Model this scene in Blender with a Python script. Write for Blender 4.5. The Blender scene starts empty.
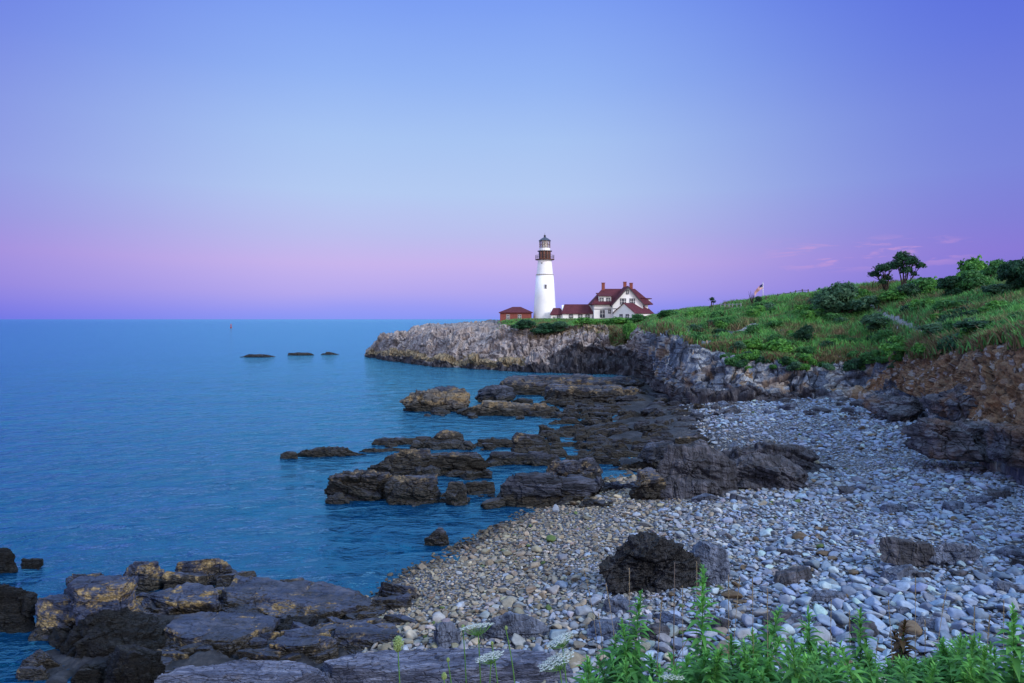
import bpy, bmesh, math, random
import numpy as np
from mathutils import Vector, Matrix, Euler

random.seed(7)
rng = np.random.default_rng(7)
R = math.radians
sc = bpy.context.scene
COL = sc.collection
F = 682.667          # focal length in pixels of the 24 mm lens on a 36 mm sensor
H = 11.0             # eye height above the sea

def P(px, py, Y):
    return ((px-512)/F*Y, Y, H-(py-319)/F*Y)

# ------------------------------------------------------------------ noise
_perm = np.random.default_rng(3).permutation(256)
_perm = np.concatenate([_perm, _perm, _perm])
_g = np.random.default_rng(4).normal(size=(256, 3)); _g /= np.linalg.norm(_g, axis=1)[:, None]
_rv = np.random.default_rng(5).random(256)

def perlin(p):
    p = np.asarray(p, float)
    i = np.floor(p).astype(int); f = p-i; i &= 255
    u = f*f*f*(f*(f*6-15)+10)
    def gr(dx, dy, dz):
        h = _perm[_perm[_perm[(i[:, 0]+dx) & 255]+((i[:, 1]+dy) & 255)]+((i[:, 2]+dz) & 255)]
        g = _g[h]
        return g[:, 0]*(f[:, 0]-dx)+g[:, 1]*(f[:, 1]-dy)+g[:, 2]*(f[:, 2]-dz)
    L = lambda a, b, t: a+(b-a)*t
    x, y, z = u[:, 0], u[:, 1], u[:, 2]
    return L(L(L(gr(0,0,0), gr(1,0,0), x), L(gr(0,1,0), gr(1,1,0), x), y),
             L(L(gr(0,0,1), gr(1,0,1), x), L(gr(0,1,1), gr(1,1,1), x), y), z)*1.5

def fbm(p, oct=4, gain=.5):
    p = np.asarray(p, float); a = 1.; s = 0
    for k in range(oct):
        s = s+a*perlin(p+k*17.3); p = p*2.03; a *= gain
    return s

def cells(p, square=False):
    """random value of the nearest feature point, and F2-F1"""
    p = np.asarray(p, float)
    i = np.floor(p).astype(int); f = p-i
    d1 = np.full(len(p), 9.); d2 = np.full(len(p), 9.); v = np.zeros(len(p))
    for dx in (-1, 0, 1):
        for dy in (-1, 0, 1):
            for dz in (-1, 0, 1):
                h = _perm[_perm[_perm[(i[:, 0]+dx) & 255]+((i[:, 1]+dy) & 255)]+((i[:, 2]+dz) & 255)]
                q = np.stack([_rv[h]+dx, _rv[(h+57) & 255]+dy, _rv[(h+131) & 255]+dz], 1)
                e = q-f; d = np.abs(e).max(1)**2 if square else (e**2).sum(1)
                m = d < d1
                d2 = np.where(m, d1, np.minimum(d2, d)); d1 = np.where(m, d, d1)
                v = np.where(m, _rv[(h+201) & 255], v)
    return v, np.sqrt(d2)-np.sqrt(d1)

def sstep(a, b, x):
    t = np.clip((np.asarray(x, float)-a)/(b-a), 0, 1); return t*t*(3-2*t)

# ------------------------------------------------------------------ mesh helpers
def mesh_np(name, v, faces, mat=None, smooth=True, attr=None):
    """faces: (n,k) int array or list of such arrays"""
    if not isinstance(faces, list): faces = [faces]
    v = np.asarray(v, np.float32)
    me = bpy.data.meshes.new(name)
    me.vertices.add(len(v)); me.vertices.foreach_set('co', v.ravel())
    tot = [np.full(len(f), f.shape[1], np.int32) for f in faces if len(f)]
    loops = np.concatenate([np.asarray(f, np.int32).ravel() for f in faces if len(f)])
    cnt = np.concatenate(tot); st = np.concatenate([[0], np.cumsum(cnt)[:-1]]).astype(np.int32)
    me.loops.add(len(loops)); me.loops.foreach_set('vertex_index', loops)
    me.polygons.add(len(cnt)); me.polygons.foreach_set('loop_start', st); me.polygons.foreach_set('loop_total', cnt)
    me.update(calc_edges=True)
    me.polygons.foreach_set('use_smooth', np.full(len(cnt), smooth))
    if attr:
        for k, a in attr.items():
            at = me.attributes.new(k, 'FLOAT_COLOR', 'POINT')
            a = np.asarray(a, np.float32)
            if a.shape[1] == 3: a = np.concatenate([a, np.ones((len(a), 1), np.float32)], 1)
            at.data.foreach_set('color', a.ravel())
    if mat: me.materials.append(mat)
    return me

def link(name, me, parent=None, loc=None):
    o = bpy.data.objects.new(name, me); COL.objects.link(o)
    if parent is not None: o.parent = parent
    if loc is not None: o.location = loc
    return o

def tag(o, label=None, cat=None, group=None, kind=None):
    if label: o['label'] = label
    if cat: o['category'] = cat
    if group: o['group'] = group
    if kind: o['kind'] = kind
    return o

def thing(name, loc, label, cat, group=None, rz=0):
    o = bpy.data.objects.new(name, None); COL.objects.link(o)
    o.location = loc; o.rotation_euler = (0, 0, rz); o.empty_display_size = .2
    return tag(o, label, cat, group)

def dup(o, loc, rz=0, s=(1, 1, 1), label=None, group=None):
    c = o.copy(); COL.objects.link(c); c.location = loc; c.rotation_euler = (0, 0, rz); c.scale = s
    if label: c['label'] = label
    if group: c['group'] = group
    for ch in list(o.children):
        d = ch.copy(); COL.objects.link(d); d.parent = c
        for g in list(ch.children):
            e = g.copy(); COL.objects.link(e); e.parent = d
    return c

def bm_mesh(name, bm, mat, smooth=False):
    bmesh.ops.recalc_face_normals(bm, faces=bm.faces)
    me = bpy.data.meshes.new(name); bm.to_mesh(me); bm.free()
    if smooth:
        for p in me.polygons: p.use_smooth = True
    me.materials.append(mat)
    return me

def box(bm, x0, x1, y0, y1, z0, z1):
    vs = [bm.verts.new(c) for c in ((x0,y0,z0),(x1,y0,z0),(x1,y1,z0),(x0,y1,z0),(x0,y0,z1),(x1,y0,z1),(x1,y1,z1),(x0,y1,z1))]
    for f in ((0,3,2,1),(4,5,6,7),(0,1,5,4),(1,2,6,5),(2,3,7,6),(3,0,4,7)): bm.faces.new([vs[i] for i in f])

def hull(bm, pts):
    vs = [bm.verts.new(p) for p in pts]
    r = bmesh.ops.convex_hull(bm, input=vs)
    bmesh.ops.delete(bm, geom=[g for g in r['geom_interior'] if isinstance(g, bmesh.types.BMVert)], context='VERTS')

def lathe(bm, prof, n=32, cap=True):
    rings = []
    for r, z in prof:
        rings.append([bm.verts.new((r*math.cos(2*math.pi*k/n), r*math.sin(2*math.pi*k/n), z)) for k in range(n)])
    for a, b in zip(rings, rings[1:]):
        for k in range(n): bm.faces.new((a[k], a[(k+1) % n], b[(k+1) % n], b[k]))
    if cap:
        bm.faces.new(rings[0][::-1]); bm.faces.new(rings[-1])

def tube_np(path, rad, n=6):
    path = np.asarray(path, float); m = len(path)
    rad = np.broadcast_to(rad, (m,))
    t = np.gradient(path, axis=0); t /= np.linalg.norm(t, axis=1)[:, None]+1e-9
    up = np.where(np.abs(t[:, 2:3]) > .9, np.array([[1., 0, 0]]), np.array([[0, 0, 1.]]))
    a = np.cross(t, up); a /= np.linalg.norm(a, axis=1)[:, None]; b = np.cross(t, a)
    an = np.arange(n)*2*math.pi/n
    v = path[:, None]+rad[:, None, None]*(np.cos(an)[None, :, None]*a[:, None]+np.sin(an)[None, :, None]*b[:, None])
    i = np.arange(m-1)[:, None]*n; k = np.arange(n)[None]
    f = np.stack([i+k, i+(k+1) % n, i+n+(k+1) % n, i+n+k], -1).reshape(-1, 4)
    return v.reshape(-1, 3), f

class Acc:
    def __init__(s): s.v = []; s.q = []; s.t = []; s.c = []; s.n = 0
    def add(s, v, q=None, t=None, c=None):
        v = np.asarray(v, float); s.v.append(v)
        if q is not None and len(q): s.q.append(np.asarray(q)+s.n)
        if t is not None and len(t): s.t.append(np.asarray(t)+s.n)
        if c is not None: s.c.append(np.broadcast_to(np.asarray(c, float), (len(v), 3)))
        s.n += len(v)
    def mesh(s, name, mat, smooth=True):
        fs = []
        if s.q: fs.append(np.concatenate(s.q))
        if s.t: fs.append(np.concatenate(s.t))
        at = {'tint': np.concatenate(s.c)} if s.c else None
        return mesh_np(name, np.concatenate(s.v), fs, mat, smooth, at)

# ------------------------------------------------------------------ materials
def new_mat(name):
    m = bpy.data.materials.new(name); m.use_nodes = True
    nt = m.node_tree; nt.nodes.clear()
    return m, nt

class N:
    """tiny node builder"""
    def __init__(s, nt): s.nt = nt
    def node(s, t, ins=None, **kw):
        n = s.nt.nodes.new(t)
        for k, v in kw.items(): setattr(n, k, v)
        if ins:
            for k, v in ins.items():
                if isinstance(v, bpy.types.NodeSocket): s.nt.links.new(v, n.inputs[k])
                else: n.inputs[k].default_value = v
        return n
    def math(s, op, a, b=None, c=None, clamp=False):
        n = s.node('ShaderNodeMath', operation=op, use_clamp=clamp)
        for i, v in enumerate((a, b, c)):
            if v is None: continue
            if isinstance(v, bpy.types.NodeSocket): s.nt.links.new(v, n.inputs[i])
            else: n.inputs[i].default_value = v
        return n.outputs[0]
    def mix(s, fac, a, b, mode='MIX'):
        n = s.node('ShaderNodeMix', data_type='RGBA', blend_type=mode)
        for i, v in ((0, fac), (6, a), (7, b)):
            if isinstance(v, bpy.types.NodeSocket): s.nt.links.new(v, n.inputs[i])
            else: n.inputs[i].default_value = v if i == 0 else (*v[:3], 1)
        return n.outputs[2]
    def ramp(s, fac, stops, interp='LINEAR'):
        n = s.node('ShaderNodeValToRGB'); r = n.color_ramp; r.interpolation = interp
        while len(r.elements) < len(stops): r.elements.new(.5)
        for e, (p, c) in zip(r.elements, stops):
            e.position = p; e.color = (*c[:3], 1) if not isinstance(c, (int, float)) else (c, c, c, 1)
        s.nt.links.new(fac, n.inputs[0]); return n.outputs[0]
    def step(s, x, a, b):
        n = s.node('ShaderNodeMapRange', interpolation_type='SMOOTHSTEP', ins={1: a, 2: b, 3: 0., 4: 1.})
        s.nt.links.new(x, n.inputs[0]); return n.outputs[0]
    def noise(s, vec, scale, detail=4, rough=.55, dist=0.):
        n = s.node('ShaderNodeTexNoise', ins={'Scale': scale, 'Detail': detail, 'Roughness': rough, 'Distortion': dist})
        s.nt.links.new(vec, n.inputs['Vector']); return n.outputs['Fac']
    def vor(s, vec, scale, feature='F1', out='Distance'):
        n = s.node('ShaderNodeTexVoronoi', feature=feature, ins={'Scale': scale})
        s.nt.links.new(vec, n.inputs['Vector']); return n.outputs[out]
    def vorc(s, vec, scale):
        n = s.node('ShaderNodeTexVoronoi', feature='F1', distance='CHEBYCHEV', ins={'Scale': scale}); s.nt.links.new(vec, n.inputs['Vector']); return s.node('ShaderNodeSeparateColor', ins={0: n.outputs['Color']}).outputs[0]
    def map(s, vec, rot=(0, 0, 0), scale=(1, 1, 1)):
        n = s.node('ShaderNodeMapping', ins={'Rotation': rot, 'Scale': scale})
        s.nt.links.new(vec, n.inputs['Vector']); return n.outputs[0]
    def bump(s, h, strength, dist, normal=None):
        n = s.node('ShaderNodeBump', ins={'Strength': strength, 'Distance': dist})
        s.nt.links.new(h, n.inputs['Height'])
        if normal is not None: s.nt.links.new(normal, n.inputs['Normal'])
        return n.outputs[0]
    def out(s, bsdf):
        o = s.node('ShaderNodeOutputMaterial'); s.nt.links.new(bsdf, o.inputs[0])
    def principled(s, col, rough=.8, normal=None, spec=.3, **kw):
        n = s.node('ShaderNodeBsdfPrincipled', ins={'Base Color': col if isinstance(col, bpy.types.NodeSocket) else (*col, 1), 'Roughness': rough, 'Specular IOR Level': spec})
        if normal is not None: s.nt.links.new(normal, n.inputs['Normal'])
        for k, v in kw.items():
            if isinstance(v, bpy.types.NodeSocket): s.nt.links.new(v, n.inputs[k])
            else: n.inputs[k].default_value = v
        s.out(n.outputs[0]); return n

def rock_mat(name, cols, rot=(0, .25, .12), stretch=(.35, 1., 2.2), weed=None, ochre=None, lichen=None,
             weed_col=(.012, .011, .009), ochre_col=(.30, .20, .075), scale=1., rough=.75, bump=.6, wet=0.):
    m, nt = new_mat(name); n = N(nt)
    geo = n.node('ShaderNodeNewGeometry'); pos = geo.outputs['Position']
    sp = n.node('ShaderNodeSeparateXYZ', ins={0: pos}); z = sp.outputs[2]
    nz = n.node('ShaderNodeSeparateXYZ', ins={0: geo.outputs['True Normal']}).outputs[2]
    st = n.map(pos, rot, tuple(s*scale for s in stretch))
    a = n.noise(st, 1.1, 7, .62, .3)
    b = n.noise(n.map(pos, rot, tuple(s*scale for s in (stretch[0]*2, stretch[1], stretch[2]*4))), 1.6, 5, .6)
    big = n.noise(pos, .33*scale, 4, .55)
    col = n.ramp(a, [(.28, cols[0]), (.47, cols[1]), (.66, cols[2])])
    col = n.mix(n.step(b, .52, .72), col, tuple(c*.45 for c in cols[0]))
    if len(cols) > 3: col = n.mix(n.math('MULTIPLY', n.step(big, .5, .68), .75), col, cols[3])
    fine = n.noise(pos, 9*scale, 6, .7)
    mid = n.noise(pos, 2.2*scale, 5, .62)
    col = n.mix(.45, col, n.ramp(fine, [(.25, .25), (.5, .5), (.75, .82)]), 'OVERLAY')
    if lichen:
        col = n.mix(n.math('MULTIPLY', n.step(n.noise(pos, 1.7*scale, 6, .7), .56, .66), .8), col, lichen)
    wig = n.math('ADD', n.math('MULTIPLY', n.math('SUBTRACT', mid, .5), 1.9), n.math('MULTIPLY', n.math('SUBTRACT', big, .5), 1.6))
    steep = n.math('SUBTRACT', 1., n.step(nz, .45, .85))
    ro = n.math('ADD', rough-.15, n.math('MULTIPLY', fine, .3))
    if ochre is not None:
        zz = n.math('ADD', z, wig)
        f = n.math('MULTIPLY', n.step(zz, ochre[0]-.25, ochre[0]+.1), n.math('SUBTRACT', 1., n.step(zz, ochre[1]-.1, ochre[1]+.3)))
        f = n.math('MULTIPLY', f, n.math('ADD', .08, n.math('MULTIPLY', steep, .92)))
        f = n.math('MULTIPLY', f, n.step(n.noise(pos, .8*scale, 5, .65), .46, .57))
        oc = n.mix(n.step(fine, .4, .62), ochre_col, tuple(c*.42 for c in ochre_col))
        col = n.mix(f, col, oc)
    if weed is not None:
        zz = n.math('ADD', z, wig)
        f = n.math('SUBTRACT', 1., n.step(zz, weed-.3, weed+.12))
        f = n.math('MULTIPLY', f, n.math('ADD', .45, n.math('MULTIPLY', steep, .55)))
        col = n.mix(f, col, n.mix(n.step(fine, .45, .7), weed_col, tuple(c*3.2 for c in weed_col)))
        ro = n.math('SUBTRACT', ro, n.math('MULTIPLY', f, .12+wet))
    cr = n.math('MULTIPLY', n.math('SUBTRACT', 1., n.step(n.vor(st, 1.3*scale, 'DISTANCE_TO_EDGE'), .004, .05)), n.step(mid, .42, .56))
    col = n.mix(n.math('MULTIPLY', cr, .8), col, tuple(c*.25 for c in cols[0]))
    h = n.math('ADD', n.math('MULTIPLY', a, 1.2), n.math('ADD', n.math('MULTIPLY', fine, .35), n.math('MULTIPLY', b, .7)))
    h = n.math('ADD', h, n.math('MULTIPLY', n.step(n.vor(st, 1.3*scale, 'DISTANCE_TO_EDGE'), 0., .06), .35))
    n.principled(col, ro, n.bump(h, bump, .22/scale), .35)
    return m

M = {}
M['reef'] = rock_mat('reef_rock', [(.008,.010,.018), (.020,.025,.042), (.075,.083,.125)], weed=1.45, ochre=(1.35, 2.2), ochre_col=(.22,.175,.11), rough=.7)
M['reef_dark'] = rock_mat('reef_rock_dark', [(.007,.009,.017), (.017,.022,.037), (.065,.075,.115)], weed=.75, rough=.7)
M['reef_gold'] = rock_mat('reef_rock_gold', [(.035,.033,.037), (.075,.07,.07), (.16,.145,.125)], weed=.95, ochre=(.95, 2.1), ochre_col=(.29,.215,.12), rough=.75)
M['ledge'] = rock_mat('shore_ledge_rock', [(.012,.017,.036), (.024,.034,.072), (.055,.07,.125)], weed=.72, ochre=(.62, 1.9), ochre_col=(.33,.25,.12), scale=1.5, rough=.55, bump=.45)
M['schist'] = rock_mat('schist_rock', [(.030,.038,.07), (.085,.10,.165), (.21,.23,.32)], rot=(0, .06, -.12), stretch=(.45, 2.2, 3.), scale=1.7, bump=.9, lichen=(.10,.10,.13))
M['boulder'] = rock_mat('black_boulder_rock', [(.0025,.0025,.004), (.005,.0055,.008), (.03,.032,.04)], stretch=(1.6, 1.2, .5), rot=(.3, .3, .3), scale=1.6, rough=.6)
M['boulder_grey'] = rock_mat('grey_boulder_rock', [(.03,.038,.065), (.07,.088,.135), (.16,.19,.27)], stretch=(1.8, 1.2, .5), rot=(.3, .5, .5), scale=1.6)
M['beach_rock'] = rock_mat('beach_outcrop_rock', [(.014,.015,.021), (.038,.040,.054), (.10,.10,.125)], rot=(.1, .2, .2), stretch=(2.2, 1.6, .35), scale=.9, weed=None)
M['brown_rock'] = rock_mat('brown_foot_rock', [(.022,.024,.032), (.058,.062,.082), (.14,.145,.175), (.14,.08,.045)], stretch=(1., 1., .8), scale=.9)
M['weed'] = rock_mat('weedy_rock', [(.003,.003,.004), (.006,.0065,.008), (.022,.023,.024)], scale=2.6, rough=.5, bump=1.4)

def flat_mat(name, col, rough=.6, spec=.3, var=.12, scale=1.5, metallic=0., bump=0.):
    m, nt = new_mat(name); n = N(nt)
    tc = n.node('ShaderNodeTexCoord').outputs['Object']
    a = n.noise(tc, scale, 5, .6)
    c = n.ramp(a, [(.3, tuple(x*(1-var) for x in col)), (.7, tuple(min(1, x*(1+var)) for x in col))])
    nor = n.bump(n.noise(tc, scale*6, 4), bump, .05) if bump else None
    n.principled(c, rough, nor, spec, Metallic=metallic); return m

def leaf_mat(name, col, col2, trans=.35, rough=.55, objvar=.25):
    m, nt = new_mat(name); n = N(nt)
    at = n.node('ShaderNodeAttribute', attribute_name='tint').outputs['Color']
    oi = n.node('ShaderNodeObjectInfo').outputs['Random']
    sep = n.node('ShaderNodeSeparateColor', ins={0: at})
    c = n.mix(sep.outputs[0], col, col2)
    c = n.mix(n.math('MULTIPLY', oi, objvar), c, tuple(x*.55 for x in col))
    br = n.math('MULTIPLY_ADD', sep.outputs[1], .9, .55)
    c = n.mix(1., c, n.node('ShaderNodeCombineColor', ins={0: br, 1: br, 2: br}).outputs[0], 'MULTIPLY')
    p = n.node('ShaderNodeBsdfPrincipled', ins={'Base Color': c, 'Roughness': rough, 'Specular IOR Level': .25})
    t = n.node('ShaderNodeBsdfTranslucent', ins={'Color': c})
    mx = n.node('ShaderNodeMixShader', ins={0: trans, 1: p.outputs[0], 2: t.outputs[0]})
    n.out(mx.outputs[0]); return m

M['leaf_mid'] = leaf_mat('foliage_mid_green', (.032,.125,.042), (.08,.24,.058))
M['leaf_dark'] = leaf_mat('foliage_dark_green', (.016,.06,.034), (.032,.105,.044))
M['leaf_bright'] = leaf_mat('foliage_bright_green', (.05,.20,.042), (.14,.35,.06))
M['leaf_grey'] = leaf_mat('foliage_grey_green', (.035,.105,.065), (.085,.18,.09))
M['leaf_front'] = leaf_mat('foliage_goldenrod', (.042,.195,.048), (.17,.45,.10), trans=.4, rough=.45, objvar=.35)
M['leaf_rust'] = leaf_mat('foliage_rust', (.018,.028,.010), (.085,.045,.018), trans=.2)
M['stem_green'] = leaf_mat('stem_green', (.05,.16,.035), (.12,.26,.06), trans=.05)
M['straw'] = leaf_mat('straw', (.34,.26,.16), (.50,.42,.30), trans=.2)
M['dry'] = leaf_mat('dry_stalk', (.16,.13,.12), (.30,.25,.23), trans=.05)
M['petal'] = leaf_mat('umbel_petals', (.66,.72,.66), (.82,.86,.83), trans=.3)
M['bud'] = leaf_mat('umbel_bud', (.26,.40,.13), (.50,.62,.28), trans=.25)
M['bark'] = flat_mat('bark', (.045,.036,.032), .9, .1, .35, 6, bump=.5)

# ---- grass on the slope
def grass_mat():
    m, nt = new_mat('slope_grass'); n = N(nt)
    pos = n.node('ShaderNodeNewGeometry').outputs['Position']
    at = n.node('ShaderNodeSeparateColor', ins={0: n.node('ShaderNodeAttribute', attribute_name='tint').outputs['Color']})
    big = n.noise(pos, .16, 4, .6); med = n.noise(pos, .6, 3, .6)
    c = n.ramp(n.math('MULTIPLY_ADD', med, .5, n.math('MULTIPLY', big, .6)), [(.43, (.20,.15,.09)), (.49, (.15,.21,.08)), (.55, (.09,.29,.085)), (.66, (.16,.42,.10))])
    c = n.mix(at.outputs[2], c, (.17,.125,.07))
    br = n.math('MULTIPLY_ADD', at.outputs[1], .9, .55)
    c = n.mix(1., c, n.node('ShaderNodeCombineColor', ins={0: br, 1: br, 2: br}).outputs[0], 'MULTIPLY')
    p = n.node('ShaderNodeBsdfPrincipled', ins={'Base Color': c, 'Roughness': .6, 'Specular IOR Level': .2})
    t = n.node('ShaderNodeBsdfTranslucent', ins={'Color': c})
    n.out(n.node('ShaderNodeMixShader', ins={0: .3, 1: p.outputs[0], 2: t.outputs[0]}).outputs[0]); return m
M['grass'] = grass_mat()

# ---- cobbles
def cobble_mat():
    m, nt = new_mat('cobble'); n = N(nt)
    pos = n.node('ShaderNodeNewGeometry').outputs['Position']
    at = n.node('ShaderNodeAttribute', attribute_name='tint').outputs['Color']
    a = n.noise(pos, 7, 6, .65)
    c = n.mix(.6, at, n.ramp(a, [(.3, .3), (.5, .5), (.72, .74)]), 'OVERLAY')
    vein = n.noise(n.map(pos, (.4, .9, .3), (1, 1, 6)), 2.2, 4, .6, .6)
    c = n.mix(n.math('MULTIPLY', n.step(vein, .60, .66), .35), c, (.42, .42, .44))
    n.principled(c, .72, n.bump(n.noise(pos, 22, 5, .7), .35, .03), .3)
    return m
M['cobble'] = cobble_mat()

# ---- ground sheet: shingle where dry, dark shelf where rocky
def ground_mat():
    m, nt = new_mat('shore_ground'); n = N(nt)
    pos = n.node('ShaderNodeNewGeometry').outputs['Position']
    at = n.node('ShaderNodeSeparateColor', ins={0: n.node('ShaderNodeAttribute', attribute_name='tint').outputs['Color']})
    vd = n.vor(pos, 5.5); vc = n.vor(pos, 5.5, 'F1', 'Color')
    v1 = n.node('ShaderNodeSeparateColor', ins={0: vc}).outputs[0]
    sh = n.ramp(v1, [(0, (.06,.065,.085)), (.4, (.13,.14,.17)), (.75, (.20,.20,.22)), (1, (.30,.27,.23))])
    sh = n.mix(n.step(vd, .35, .75), sh, (.02,.02,.024))
    a = n.noise(n.map(pos, (0, .2, .15), (.4, 1, 2)), 1.2, 7, .65)
    rk = n.ramp(a, [(.3, (.006,.007,.010)), (.5, (.017,.019,.027)), (.7, (.045,.05,.065))])
    c = n.mix(at.outputs[0], sh, rk)
    g = n.ramp(n.noise(pos, 3, 5), [(.35, (.03,.05,.014)), (.65, (.09,.08,.04))])
    c = n.mix(at.outputs[1], c, g)
    h = n.math('ADD', n.math('MULTIPLY', vd, -.6), n.math('MULTIPLY', a, .8))
    n.principled(c, .75, n.bump(h, .8, .12), .3)
    return m
M['ground'] = ground_mat()

# ---- headland
def headland_mat():
    m, nt = new_mat('headland'); n = N(nt)
    pos = n.node('ShaderNodeNewGeometry').outputs['Position']
    att = n.node('ShaderNodeAttribute', attribute_name='tint')
    at = n.node('ShaderNodeSeparateColor', ins={0: att.outputs['Color']}); gold = att.outputs['Alpha']
    st = n.map(pos, (.15, .55, .2), (1.6, .8, .38))
    a = n.noise(st, .8, 8, .68, .4)
    a2 = n.noise(n.map(pos, (.1, .5, .2), (3.5, 1.5, .5)), .9, 6, .65)
    big = n.noise(pos, .13, 4, .6); fine = n.noise(pos, 3., 6, .7)
    rk = n.ramp(a, [(.28, (.085,.078,.085)), (.40, (.22,.205,.215)), (.54, (.345,.32,.325)), (.72, (.50,.465,.455))])
    rk = n.mix(n.math('MULTIPLY', n.step(a2, .56, .68), .6), rk, (.055,.05,.06))
    rk = n.mix(n.math('MULTIPLY', n.step(big, .54, .66), .5), rk, (.34,.215,.12))
    warp = n.node('ShaderNodeVectorMath', operation='ADD', ins={0: pos}); wn = n.node('ShaderNodeTexNoise', ins={'Scale': .35, 'Detail': 3.}); nt.links.new(pos, wn.inputs['Vector'])
    wsc = n.node('ShaderNodeVectorMath', operation='SCALE', ins={0: wn.outputs['Color'], 'Scale': 2.2}); nt.links.new(wsc.outputs[0], warp.inputs[1])
    jb = n.map(warp.outputs[0], (.12, .5, .2), (1.15, .7, .42)); crack = n.step(n.vor(jb, .62, 'DISTANCE_TO_EDGE'), .0, .055)
    tone = n.vorc(jb, .62); tone2 = n.vorc(jb, 1.9)
    crack2 = n.step(n.vor(jb, 1.7, 'DISTANCE_TO_EDGE'), .0, .07)
    rk = n.mix(1., rk, (1.16, 1.10, 1.04), 'MULTIPLY'); rk = n.mix(n.math('MULTIPLY', n.step(tone, .3, 1.), .45), rk, (.12,.11,.13))
    rk = n.mix(n.math('MULTIPLY', n.step(tone2, .35, 1.), .35), rk, (.10,.095,.115)); rk = n.mix(n.math('MULTIPLY_ADD', crack, .45, .55), (.05,.045,.055), rk)
    nearx = n.step(n.node('ShaderNodeSeparateXYZ', ins={0: pos}).outputs[1], 128., 100.)
    w2 = n.node('ShaderNodeVectorMath', operation='ADD', ins={0: pos}); wn2 = n.node('ShaderNodeTexNoise', ins={'Scale': .5, 'Detail': 4.}); nt.links.new(pos, wn2.inputs['Vector'])
    ws2 = n.node('ShaderNodeVectorMath', operation='SCALE', ins={0: wn2.outputs['Color'], 'Scale': 1.1}); nt.links.new(ws2.outputs[0], w2.inputs[1])
    jv = n.map(w2.outputs[0], (0, .06, .15), (1., .8, .42)); t1 = n.vorc(jv, .55); t2 = n.vorc(jv, 1.7)
    nr_ = n.ramp(n.math('MULTIPLY_ADD', t1, .5, n.math('MULTIPLY', t2, .3)), [(.12, (.045,.055,.08)), (.30, (.10,.125,.18)), (.48, (.19,.205,.24)), (.62, (.36,.37,.38)), (.74, (.25,.17,.10))])
    streak = n.noise(n.map(pos, (0, .05, 0), (2.2, 1.5, .35)), 1.1, 7, .68); nr_ = n.mix(.75, nr_, n.ramp(streak, [(.28, .12), (.5, .5), (.7, .85)]), 'OVERLAY')
    bedl = n.noise(n.map(pos, (.05, .12, 0), (.25, .25, 2.6)), 1.2, 5, .6); nr_ = n.mix(n.math('MULTIPLY', n.step(bedl, .57, .64), .8), nr_, (.028,.03,.042))
    nr_ = n.mix(n.math('MULTIPLY', n.step(n.noise(pos, .4, 5, .6), .55, .64), .55), nr_, (.27,.185,.115))
    rk = n.mix(nearx, rk, nr_)
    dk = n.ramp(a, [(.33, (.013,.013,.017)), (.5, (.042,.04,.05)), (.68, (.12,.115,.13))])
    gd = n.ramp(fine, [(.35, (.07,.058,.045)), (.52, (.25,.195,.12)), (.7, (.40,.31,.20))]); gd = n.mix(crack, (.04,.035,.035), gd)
    ea = n.ramp(n.noise(pos, 1.1, 8, .7, .5), [(.3, (.06,.042,.032)), (.45, (.16,.105,.068)), (.6, (.28,.185,.115)), (.75, (.36,.28,.21))])
    ea = n.mix(n.math('MULTIPLY', n.step(n.noise(pos, 1.6, 5, .65), .55, .63), .75), ea, (.05,.04,.038)); ea = n.mix(n.math('MULTIPLY', n.step(n.noise(pos, .5, 4, .6), .54, .64), .4), ea, (.26,.13,.065)); ea = n.mix(n.step(n.vorc(pos, 2.6), .86, .9), ea, (.30,.28,.27))
    so = n.ramp(n.noise(pos, .7, 6, .65), [(.36, (.15,.105,.065)), (.52, (.09,.095,.04)), (.68, (.045,.12,.028))])
    jit = n.math('MULTIPLY', n.math('SUBTRACT', n.noise(pos, .55, 6, .7), .5), 1.5)
    def msk(x): return n.step(n.math('ADD', x, jit), .38, .62)
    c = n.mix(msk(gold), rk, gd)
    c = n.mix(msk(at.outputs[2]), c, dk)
    c = n.mix(msk(at.outputs[1]), c, ea)
    vm = msk(at.outputs[0]); c = n.mix(vm, c, so)
    h = n.math('ADD', n.math('MULTIPLY', a, 1.2), n.math('ADD', n.math('MULTIPLY', a2, -.7), n.math('MULTIPLY', fine, .3)))
    h = n.math('ADD', h, n.math('ADD', n.math('MULTIPLY', tone, .9), n.math('MULTIPLY', tone2, .45)))
    n.principled(c, .85, n.bump(h, .8, .5), .2)
    return m
M['headland'] = headland_mat()

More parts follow.
